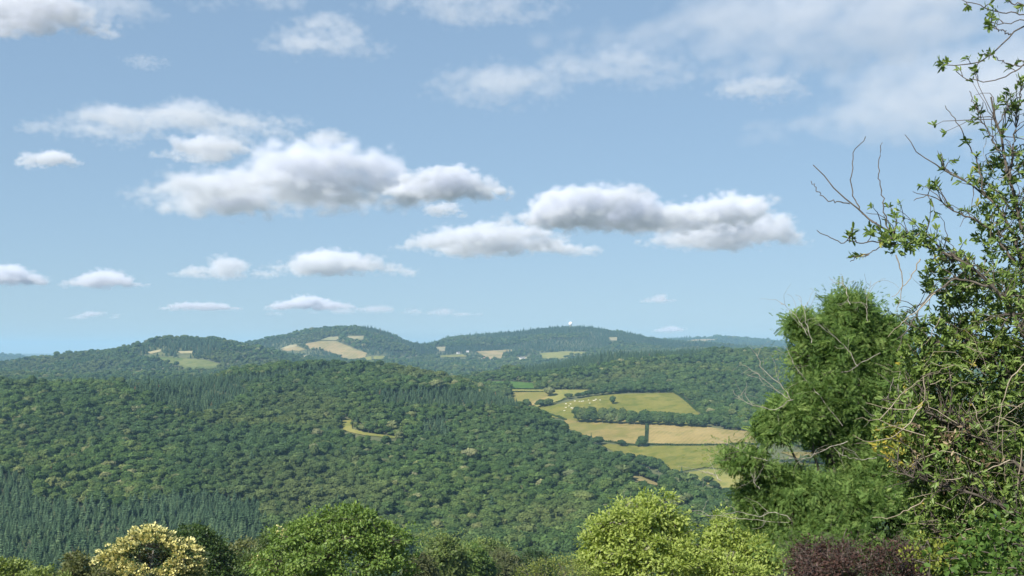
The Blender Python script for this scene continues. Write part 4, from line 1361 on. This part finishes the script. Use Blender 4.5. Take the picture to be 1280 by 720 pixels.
# ---- big green tree
lm_green = leaf_mat('fresh_green_leaf', [(0.0, (0.0552, 0.1035, 0.0221)), (0.4, (0.1173, 0.1932, 0.0386)), (0.8, (0.1725, 0.2553, 0.0552)), (1.0, (0.2484, 0.3174, 0.0828))])
lob = lobes_at(72, [(428, 664, 52, 31, 0), (380, 676, 36, 28, -0.3), (476, 680, 36, 30, 0), (350, 704, 30, 28, -0.4), (430, 700, 60, 34, -1.2), (498, 706, 26, 28, 0.2), (385, 718, 50, 26, -0.8)])
build_tree('broadleaf_tree', 'large spreading mid-green tree with a domed crown, at the bottom left of the middle', 'tree', lob, ground_pt(425, 72), None, lm_green, bark_brown, 107, 1900, 16, 0.25, 0.16, 'lance', wide=1.5, trunk_r=0.32, inner=0.66, n_bare=30, bare_mat=bark_grey, bare_len=0.9)

# ---- the darker trees round the chestnuts
lm_dk = leaf_mat('deep_green_leaf', [(0.0, (0.0243, 0.0486, 0.0135)), (0.6, (0.0486, 0.0891, 0.0216)), (1.0, (0.0878, 0.1350, 0.0338))])
lob = lobes_at(97, [(248, 684, 34, 28, 0), (266, 700, 26, 26, -0.3), (228, 696, 26, 26, 0), (250, 718, 40, 26, -0.4)])
build_tree('broadleaf_tree', 'dark green rounded tree just behind the blossoming chestnut', 'tree', lob, ground_pt(250, 97), None, lm_dk, bark_brown, 108, 900, 16, 0.28, 0.26, 'card', trunk_r=0.3)
lm_ol = leaf_mat('olive_brown_leaf', [(0.0, (0.0600, 0.0680, 0.0280)), (0.5, (0.1100, 0.1300, 0.0440)), (1.0, (0.1700, 0.1800, 0.0680))])
lob = lobes_at(118, [(300, 700, 32, 27, 0), (286, 716, 24, 22, 0), (318, 714, 20, 22, 0)])
build_tree('broadleaf_tree', 'dull olive-brown tree between the dark rounded tree and the big green tree', 'tree', lob, ground_pt(300, 118), None, lm_ol, bark_brown, 109, 700, 14, 0.34, 0.3, 'card', trunk_r=0.3)
lm_lt = leaf_mat('light_olive_leaf', [(0.0, (0.0744, 0.1169, 0.0298)), (0.5, (0.1594, 0.2125, 0.0510)), (1.0, (0.2550, 0.3081, 0.0850))])
lob = lobes_at(66, [(10, 722, 26, 22, 0), (48, 727, 20, 16, -0.5), (-20, 718, 24, 26, 0), (74, 730, 14, 14, 0)])
build_tree('leafy_bush', 'light olive bushy tree filling the lower left corner', 'tree', lob, ground_pt(20, 66), None, lm_lt, bark_grey, 110, 700, 15, 0.2, 0.18, 'lance', wide=1.4, trunk_r=0.2)
lob = lobes_at(74, [(98, 712, 14, 22, 0), (84, 722, 14, 14, 0.3), (118, 722, 16, 14, 0)])
build_tree('leafy_bush', 'brownish green twiggy bush directly left of the blossoming chestnut', 'tree', lob, ground_pt(98, 74), None, lm_ol, bark_tan, 111, 380, 14, 0.2, 0.18, 'lance', wide=1.4, trunk_r=0.15, n_bare=30, bare_mat=bark_tan, bare_len=1.0)

# ---- farther trees down the slope, right of the big green tree
for j, (px, py, rx, ry, Yd, mt, lab) in enumerate([
        (556, 694, 30, 32, 190, lm_lt, 'light green bushy tree down the slope, right next to the big green tree'),
        (590, 706, 28, 30, 210, lm_green, 'mid-green bushy tree down the slope, second from the big green tree'),
        (526, 712, 18, 22, 170, lm_ol, 'small olive tree squeezed against the right side of the big green tree'),
        (628, 712, 32, 24, 260, lm_ol, 'dull brownish tree down the slope, left of the domed yellow-green bush'),
        (612, 690, 24, 18, 330, lm_lt, 'small light green tree farther down the slope, above the dull brownish one'),
        (668, 706, 26, 20, 300, lm_dk, 'dark tree down the slope behind the domed yellow-green bush')]):
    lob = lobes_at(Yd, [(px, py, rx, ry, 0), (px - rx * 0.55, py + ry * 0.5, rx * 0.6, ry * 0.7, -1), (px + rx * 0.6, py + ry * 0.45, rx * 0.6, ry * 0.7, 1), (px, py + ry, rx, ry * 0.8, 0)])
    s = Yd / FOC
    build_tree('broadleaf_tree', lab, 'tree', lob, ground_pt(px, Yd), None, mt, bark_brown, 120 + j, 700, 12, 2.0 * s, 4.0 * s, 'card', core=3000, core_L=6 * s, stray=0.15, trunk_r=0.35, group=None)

# ---- feathery tree
lm_fea = leaf_mat('feathery_leaflet', [(0.0, (0.035, 0.075, 0.018)), (0.18, (0.055, 0.11, 0.027)), (0.45, (0.12, 0.205, 0.054)), (0.8, (0.20, 0.295, 0.085)), (1.0, (0.28, 0.35, 0.115))], trans=0.42, rough=0.6, spec=0.2)
Y = 24.0
lob = lobes_at(Y, [(1058, 396, 40, 36, 0.3), (1004, 408, 26, 20, -0.3), (1098, 432, 38, 48, 0.5), (1030, 440, 44, 34, -0.2), (1090, 492, 46, 44, 0.2), (1030, 492, 46, 40, -0.4), (990, 520, 44, 28, -0.6), (966, 538, 28, 16, -0.8), (1050, 545, 50, 30, 0),
                    (935, 574, 38, 16, -0.9), (968, 596, 40, 20, -0.6), (1090, 585, 60, 30, -0.3), (950, 630, 36, 34, -0.4), (1005, 622, 56, 34, -0.8), (1075, 630, 62, 36, -1.0), (1030, 666, 72, 32, -1.2), (1140, 620, 50, 46, -0.2), (1120, 672, 60, 34, -0.8)])
def fgap(P):
    px, py = px_of(P[:, 0], P[:, 1], P[:, 2])
    return ~(((px - 992) / 44) ** 2 + ((py - 574) / 13) ** 2 < 1) & ~(((px - 1108) / 20) ** 2 + ((py - 658) / 18) ** 2 < 1) & ~(((px - 1022) / 10) ** 2 + ((py - 388) / 14) ** 2 < 1)
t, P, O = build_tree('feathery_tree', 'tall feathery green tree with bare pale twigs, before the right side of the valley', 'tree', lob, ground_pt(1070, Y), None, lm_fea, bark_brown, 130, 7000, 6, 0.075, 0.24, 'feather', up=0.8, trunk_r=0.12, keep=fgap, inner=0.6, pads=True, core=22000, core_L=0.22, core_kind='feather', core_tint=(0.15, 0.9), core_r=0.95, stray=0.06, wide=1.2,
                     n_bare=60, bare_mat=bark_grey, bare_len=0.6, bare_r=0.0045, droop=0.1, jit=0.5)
rng = np.random.default_rng(131)
base = np.array(t.location)
BR = [[(1052, 532), (1028, 500), (1010, 478), (996, 462), (985, 440)], [(1100, 440), (1068, 458), (1040, 470), (1012, 452), (1003, 444)], [(1072, 458), (1055, 432), (1038, 418), (1024, 408)],
      [(992, 498), (965, 512), (940, 506), (925, 498), (915, 488)], [(990, 500), (972, 478), (955, 462), (944, 442)], [(985, 498), (968, 486), (950, 470), (936, 462)], [(1060, 552), (1040, 558), (1020, 568), (1000, 574), (968, 570)],
      [(1096, 572), (1070, 574), (1050, 566), (1040, 556)], [(1010, 420), (998, 400), (985, 385), (975, 380)], [(1015, 430), (1006, 395), (1000, 372)], [(1062, 380), (1056, 360), (1052, 345)], [(1085, 400), (1084, 375), (1090, 352)],
      [(1118, 470), (1108, 500), (1092, 520), (1070, 500)], [(960, 576), (938, 570), (920, 560), (900, 552)], [(990, 650), (968, 640), (950, 646), (925, 640), (900, 644)], [(900, 600), (890, 592), (870, 588)], [(985, 655), (960, 652), (920, 648), (870, 642)],
      [(948, 612), (942, 596), (946, 580)], [(1180, 640), (1150, 648), (1120, 652), (1090, 648)], [(1128, 440), (1122, 480), (1118, 520), (1112, 560)]]
for b in BR:
    bt = Tubes()
    yy = Y - 1.2 + rng.uniform(-0.5, 0.3)
    pts = np.array([at(px, py, yy + 0.15 * i) for i, (px, py) in enumerate(b)])
    pth = smooth_path(pts, 14); pth += rng.normal(size=pth.shape) * 0.015
    r0 = rng.uniform(0.006, 0.0105)
    bt.add(pth, np.linspace(r0, 0.003, 14), 5)
    for q in range(6):
        i = rng.integers(3, 13); d = unit(pth[i] - pth[i - 2] + rng.normal(size=3) * 0.12); d = unit(d + rng.normal(size=3) * 0.5)
        bt.add(curve(pth[i], pth[i] + d * rng.uniform(0.2, 0.6), rng, 0.1, 6, 0.12), np.linspace(0.004, 0.002, 6), 4)
    obj('bare_branch', bt.mesh('bare_branch', bark_grey, base), t)

# ---- purple-leaved shrub
lm_pur = leaf_mat('purple_leaf', [(0.0, (0.024, 0.016, 0.014)), (0.5, (0.060, 0.032, 0.027)), (0.80, (0.098, 0.052, 0.041)), (0.86, (0.05, 0.058, 0.022)), (1.0, (0.11, 0.12, 0.045))], trans=0.25)
Y = 13.0
rng = np.random.default_rng(139)
lob = lobes_at(Y, [(px, rng.uniform(692, 716) + abs(px - 1080) * 0.10, rng.uniform(8, 14), rng.uniform(18, 32), rng.uniform(-0.5, 0.5)) for px in rng.uniform(1000, 1190, 34)])
build_tree('purple_shrub', 'purple-brown leaved shrub with upright twigs, under the feathery tree', 'shrub', lob, ground_pt(1085, Y), None, lm_pur, bark_dark, 140, 1900, 11, 0.045, 0.045, 'lance', wide=1.3, trunk_r=0.03, lump=False, inner=0.3, n_bare=320, bare_mat=bark_dark, bare_len=0.40, bare_r=0.004)

# ---- evergreen tree at the right edge
lm_rho = leaf_mat('glossy_evergreen_leaf', [(0.0, (0.052, 0.092, 0.022)), (0.35, (0.105, 0.168, 0.036)), (0.7, (0.16, 0.23, 0.052)), (0.9, (0.235, 0.29, 0.075)), (0.95, (0.36, 0.32, 0.06)), (1.0, (0.46, 0.38, 0.06))], trans=0.28, rough=0.5, spec=0.4)
Y = 8.2
base = ground_pt(1330, Y)
t = thing('evergreen_tree', base, 'close evergreen tree with whorls of glossy leaves and bare tips, along the right edge', 'tree')
rng = np.random.default_rng(150)
LIMBS = [
    ([(1345, 760), (1335, 640), (1315, 480), (1290, 340), (1265, 235), (1247, 160), (1240, 122)], 0.05, 0),
    ([(1325, 560), (1290, 440), (1235, 352), (1190, 320), (1140, 300), (1095, 280), (1062, 252), (1040, 232), (1018, 205)], 0.026, -0.3),
    ([(1095, 280), (1075, 262), (1064, 230), (1066, 195), (1082, 172)], 0.007, -0.35), ([(1110, 288), (1104, 255), (1098, 215), (1103, 178)], 0.007, -0.3),
    ([(1062, 254), (1040, 252), (1022, 238), (1014, 226)], 0.006, -0.3), ([(1120, 300), (1085, 302), (1050, 302), (1022, 290)], 0.007, -0.4), ([(1140, 304), (1110, 305), (1085, 318), (1062, 326)], 0.007, -0.2),
    ([(1330, 600), (1285, 500), (1230, 450), (1185, 432), (1150, 415), (1132, 402)], 0.03, -0.1),
    ([(1330, 640), (1270, 580), (1200, 535), (1150, 512), (1105, 500)], 0.026, -0.4),
    ([(1335, 680), (1270, 640), (1200, 612), (1150, 598), (1112, 590)], 0.024, -0.6),
    ([(1340, 710), (1290, 690), (1230, 675), (1190, 668), (1160, 660)], 0.02, -0.5),
    ([(1310, 440), (1278, 330), (1255, 270), (1232, 245), (1200, 222), (1168, 205), (1148, 190), (1130, 168)], 0.02, 0.1),
    ([(1270, 330), (1230, 282), (1190, 262), (1160, 245), (1140, 250)], 0.014, 0.2),
    ([(1232, 247), (1222, 205), (1200, 160), (1182, 132)], 0.009, 0.1), ([(1250, 190), (1235, 165), (1222, 140), (1212, 112)], 0.008, -0.1), ([(1262, 225), (1268, 170), (1276, 120), (1282, 90)], 0.012, 0),
    ([(1245, 160), (1262, 132), (1276, 118), (1278, 95)], 0.007, 0),
    ([(1240, 360), (1200, 350), (1160, 372), (1140, 400), (1120, 440)], 0.012, -0.3),
    # the branches reaching in over the top right corner
    ([(1420, -20), (1350, 0), (1300, 25), (1264, 43), (1246, 62), (1230, 74), (1212, 80), (1185, 82), (1172, 80)], 0.013, -0.5),
    ([(1350, 60), (1300, 74), (1275, 85), (1252, 98), (1238, 102), (1212, 99), (1198, 90), (1193, 80)], 0.008, -0.45), ([(1330, 10), (1290, 22), (1265, 27), (1246, 30), (1232, 27)], 0.007, -0.5),
    ([(1340, 22), (1280, 18), (1240, 12), (1218, 4), (1198, -2)], 0.008, -0.4), ([(1310, 84), (1280, 81), (1262, 80), (1248, 74), (1238, 66)], 0.006, -0.4), ([(1264, 43), (1250, 38), (1236, 30)], 0.006, -0.5),
    ([(1330, 0), (1290, 8), (1262, 2), (1244, -8)], 0.012, -0.3),
]
tb = Tubes(); tips = []; anchors = []
for pts, r0, dy in LIMBS:
    P3 = np.array([at(px, py, Y + dy + 0.03 * i) for i, (px, py) in enumerate(pts)])
    pth = smooth_path(P3, 26) + rng.normal(size=(26, 3)) * 0.006
    r0 *= 0.72
    tb.add(pth, np.linspace(r0, max(0.0028, r0 * 0.18), 26), 7)
    anchors.append(pth)
obj('trunk', tb.mesh('trunk', bark_brown, base), t)
A = np.concatenate(anchors[:1] + anchors[1:2] + anchors[7:12])
WH, WO = [], []          # whorls: position, direction
tw, dead = Tubes(), Tubes()
# whorls on side twigs of the listed limbs
def side_whorls(pth, n, i0, i1, ln, leafp=0.8):
    for q in range(n):
        i = int(rng.integers(i0, i1)); dv = unit(pth[min(i + 1, 25)] - pth[i - 1])
        d = unit(dv * 0.6 + rng.normal(size=3) * 0.6 + np.array([0, -0.1, 0.45]))
        l = ln * rng.uniform(0.3, 1.0)
        c_ = curve(pth[i], pth[i] + d * l, rng, 0.08, 6, 0.1)
        tw.add(c_, np.linspace(0.004, 0.002, 6), 4)
        if rng.random() < leafp:
            WH.append(c_[-1]); WO.append(unit(c_[-1] - c_[-2]))
            if rng.random() < 0.5:
                WH.append(c_[3]); WO.append(unit(c_[4] - c_[2]))
spec = {0: (60, 8, 25, .5), 1: (75, 6, 20, .32), 5: (6, 6, 16, .12), 6: (10, 6, 22, .14), 7: (60, 4, 24, .4), 8: (60, 4, 24, .4), 9: (60, 4, 24, .4), 10: (40, 4, 24, .35), 11: (34, 6, 21, .22), 12: (20, 5, 23, .25), 13: (5, 4, 16, .1), 14: (9, 3, 18, .12), 15: (14, 4, 18, .2), 16: (8, 3, 22, .12), 17: (16, 4, 22, .2)}
for i, (n, a_, b_, ln) in spec.items():
    side_whorls(anchors[i], n, a_, b_, ln)
for i, (n, a_, b_) in {18: (7, 19, 25), 19: (3, 10, 24), 20: (4, 19, 25), 21: (4, 14, 24), 22: (3, 8, 24), 23: (2, 10, 24), 24: (4, 6, 20)}.items():
    side_whorls(anchors[i], n, a_, b_, 0.07, 0.95)
for i in (18, 20, 22):
    WH.append(anchors[i][-1]); WO.append(unit(anchors[i][-1] - anchors[i][-3]))
# whorls filling the body of the crown
lobR = lobes_at(Y, [(1262, 265, 46, 92, 0.3), (1250, 395, 78, 62, 0.2), (1205, 470, 80, 62, 0.1), (1195, 560, 82, 60, 0), (1235, 650, 82, 70, -0.2), (1300, 520, 70, 170, 0.3), (1190, 345, 40, 34, 0.1), (1130, 300, 36, 14, -0.3), (1160, 440, 38, 46, -0.1), (1135, 540, 42, 60, -0.2), (1175, 640, 50, 50, -0.2), (1215, 700, 60, 40, -0.4)])
P, O = crown_points(lobR, 21000, rng, 0.25)
px, py = px_of(P[:, 0], P[:, 1], P[:, 2])
dens = np.clip(np.interp(py, [100, 250, 330, 420, 500, 720], [0.25, 0.42, 0.45, 0.6, 0.95, 1.0]), 0, 1) * np.clip(0.35 + 2.2 * (vnoise(px / 26.0, py / 26.0, 55) + 0.42), 0.05, 1)
q = rng.random(len(P)) < dens
P, O = P[q], O[q]
for p_, o_ in zip(P, O):
    WH.append(p_); WO.append(unit(o_ * 0.6 + np.array([0, -0.25, 0.5]) + rng.normal(size=3) * 0.5))
for j in rng.choice(len(P), int(len(P) * 0.10), replace=False):
    b_ = A[np.argmin(((A - P[j]) ** 2).sum(1) * rng.uniform(0.6, 1.4, len(A)))]
    if np.linalg.norm(b_ - P[j]) < 0.9:
        tw.add(curve(b_, P[j], rng, 0.06, 6, 0.12), np.linspace(0.0045, 0.002, 6), 4)
obj('twigs', tw.mesh('twigs', bark_dark, base), t)
# dead pale twigs tangled through the crown, and bare tips
for j in range(260):
    p_ = P[rng.integers(len(P))] + np.array([0, -rng.uniform(0, 0.35), 0])
    d = unit(np.array([rng.normal() * 1.0 - 0.3, rng.normal() * 0.3, rng.normal() * 0.45]))
    l = rng.uniform(0.12, 0.55)
    dead.add(curve(p_ - d * l * 0.5, p_ + d * l * 0.5, rng, rng.uniform(-0.15, 0.2), 8, 0.1), np.linspace(rng.uniform(0.0016, 0.0036), 0.001, 8), 4)
for pts in ([(1277, 560), (1272, 600), (1268, 650), (1272, 700)], [(1290, 660), (1268, 690), (1250, 712), (1240, 730)], [(1275, 652), (1240, 656), (1205, 664), (1175, 676)], [(1262, 575), (1225, 590), (1190, 600), (1168, 606)], [(1155, 470), (1156, 500), (1135, 512), (1110, 510), (1082, 504)], [(1152, 508), (1130, 535), (1110, 548), (1085, 552), (1066, 543)], [(1160, 622), (1130, 640), (1105, 648), (1090, 647)],
            [(1285, 450), (1262, 475), (1250, 520), (1245, 560)], [(1120, 320), (1128, 355), (1122, 390)], [(1150, 322), (1136, 350), (1115, 372)], [(1170, 365), (1150, 385), (1128, 402), (1110, 420)], [(1240, 620), (1215, 640), (1205, 655)], [(1200, 668), (1225, 690), (1236, 702)]):
    pth = smooth_path(np.array([at(a_, b_, Y - 0.55 + 0.03 * i) for i, (a_, b_) in enumerate(pts)]), 14) + rng.normal(size=(14, 3)) * 0.004
    db = Tubes(); db.add(pth, np.linspace(0.0048, 0.0018, 14), 5)
    obj('dead_branch', db.mesh('dead_branch', bark_tan, base), t)
tag(obj('dead_twigs', dead.mesh('dead_twigs', bark_tan, base), t), kind='stuff')
WH, WO = np.array(WH), unit(np.array(WO))
# withered brown leaves caught in the middle of the crown
lm_dead = leaf_mat('withered_leaf', [(0.0, (0.10, 0.07, 0.04)), (0.6, (0.22, 0.16, 0.095)), (1.0, (0.33, 0.26, 0.17))], trans=0.2, trans_gain=(1, 1, 1))
px, py = px_of(P[:, 0], P[:, 1], P[:, 2])
q = np.nonzero((((px - 1185) / 75) ** 2 + ((py - 560) / 60) ** 2 < rng.random(len(P))) & (O[:, 1] < 0.3))[0][:110]
idx = np.repeat(q, 5); k = len(idx)
V, F, nf = leaves(P[idx] + rng.normal(size=(k, 3)) * 0.03 + np.array([0, -0.05, 0]), unit(rng.normal(size=(k, 3)) + [0, 0, -0.8]), unit(rng.normal(size=(k, 3)) + [0, -0.6, 0.4]), rng.uniform(0.03, 0.06, k), 'oval', 0.8)
tag(obj('withered_leaves', mesh_np('withered_leaves', V - base, F, lm_dead, tint=np.repeat(rng.random(k), nf)), t), kind='stuff')
nw = len(WH); per = rng.integers(5, 9, nw); idx = np.repeat(np.arange(nw), per); k = len(idx)
a_ = rng.uniform(0, 2 * PI, k)
ax = unit(np.cross(WO, rng.normal(size=(nw, 3))))[idx]; ay = np.cross(WO[idx], ax)
rad = ax * np.cos(a_)[:, None] + ay * np.sin(a_)[:, None]
D = unit(rad * rng.uniform(0.4, 1.0, (k, 1)) + WO[idx] * rng.uniform(0.3, 1.0, (k, 1)))
N = unit(WO[idx] * 0.9 - rad * 0.4 + rng.normal(size=(k, 3)) * 0.25)
V, F, nf = leaves(WH[idx] + rng.normal(size=(k, 3)) * 0.006 - WO[idx] * rng.uniform(0, 0.03, (k, 1)), D, N, rng.uniform(0.032, 0.062, k), 'oval', 0.74)
tint = np.clip(0.05 + 0.5 * rng.random(nw)[idx] + 0.36 * rng.random(k), 0, 0.9)
px, py = px_of(WH[:, 0], WH[:, 1], WH[:, 2])
yel = ((px - 1112) / 34) ** 2 + ((py - 570) / 42) ** 2 < 1
yel = (yel & (rng.random(nw) < 0.35)) | (rng.random(nw) < 0.012)
tint = np.where(yel[idx], rng.uniform(0.88, 1.0, k), tint)
obj('foliage', mesh_np('foliage', V - base, F, lm_rho, tint=np.repeat(tint, nf)), t)

# ---- broad-leaved shrub in the lower right corner
lm_lau = leaf_mat('broad_glossy_leaf', [(0.0, (0.03, 0.06, 0.014)), (0.5, (0.06, 0.12, 0.022)), (1.0, (0.12, 0.20, 0.045))], trans=0.3, rough=0.6, spec=0.2)
Y = 6.4
lob = lobes_at(Y, [(1250, 690, 40, 30, 0), (1215, 712, 34, 22, 0.1), (1278, 676, 30, 36, 0), (1270, 720, 50, 24, -0.2)])
build_tree('leafy_shrub', 'bright green broad-leaved shrub in the lower right corner', 'shrub', lob, ground_pt(1255, Y), None, lm_lau, bark_brown, 160, 260, 5, 0.04, 0.075, 'oval', wide=1.5, trunk_r=0.02, inner=0.4)
lm_yg = leaf_mat('young_yellow_leaf', [(0.0, (0.07, 0.10, 0.02)), (0.6, (0.17, 0.20, 0.035)), (1.0, (0.28, 0.29, 0.05))], trans=0.35)
Y = 7.6
lob = lobes_at(Y, [(1170, 688, 26, 16, 0), (1150, 700, 18, 12, 0.1), (1195, 702, 22, 16, 0)])
build_tree('leafy_shrub', 'yellow-green shoots of a small shrub right of the purple shrub', 'shrub', lob, ground_pt(1172, Y), None, lm_yg, bark_brown, 161, 150, 5, 0.03, 0.05, 'oval', wide=1.1, trunk_r=0.015, inner=0.4)
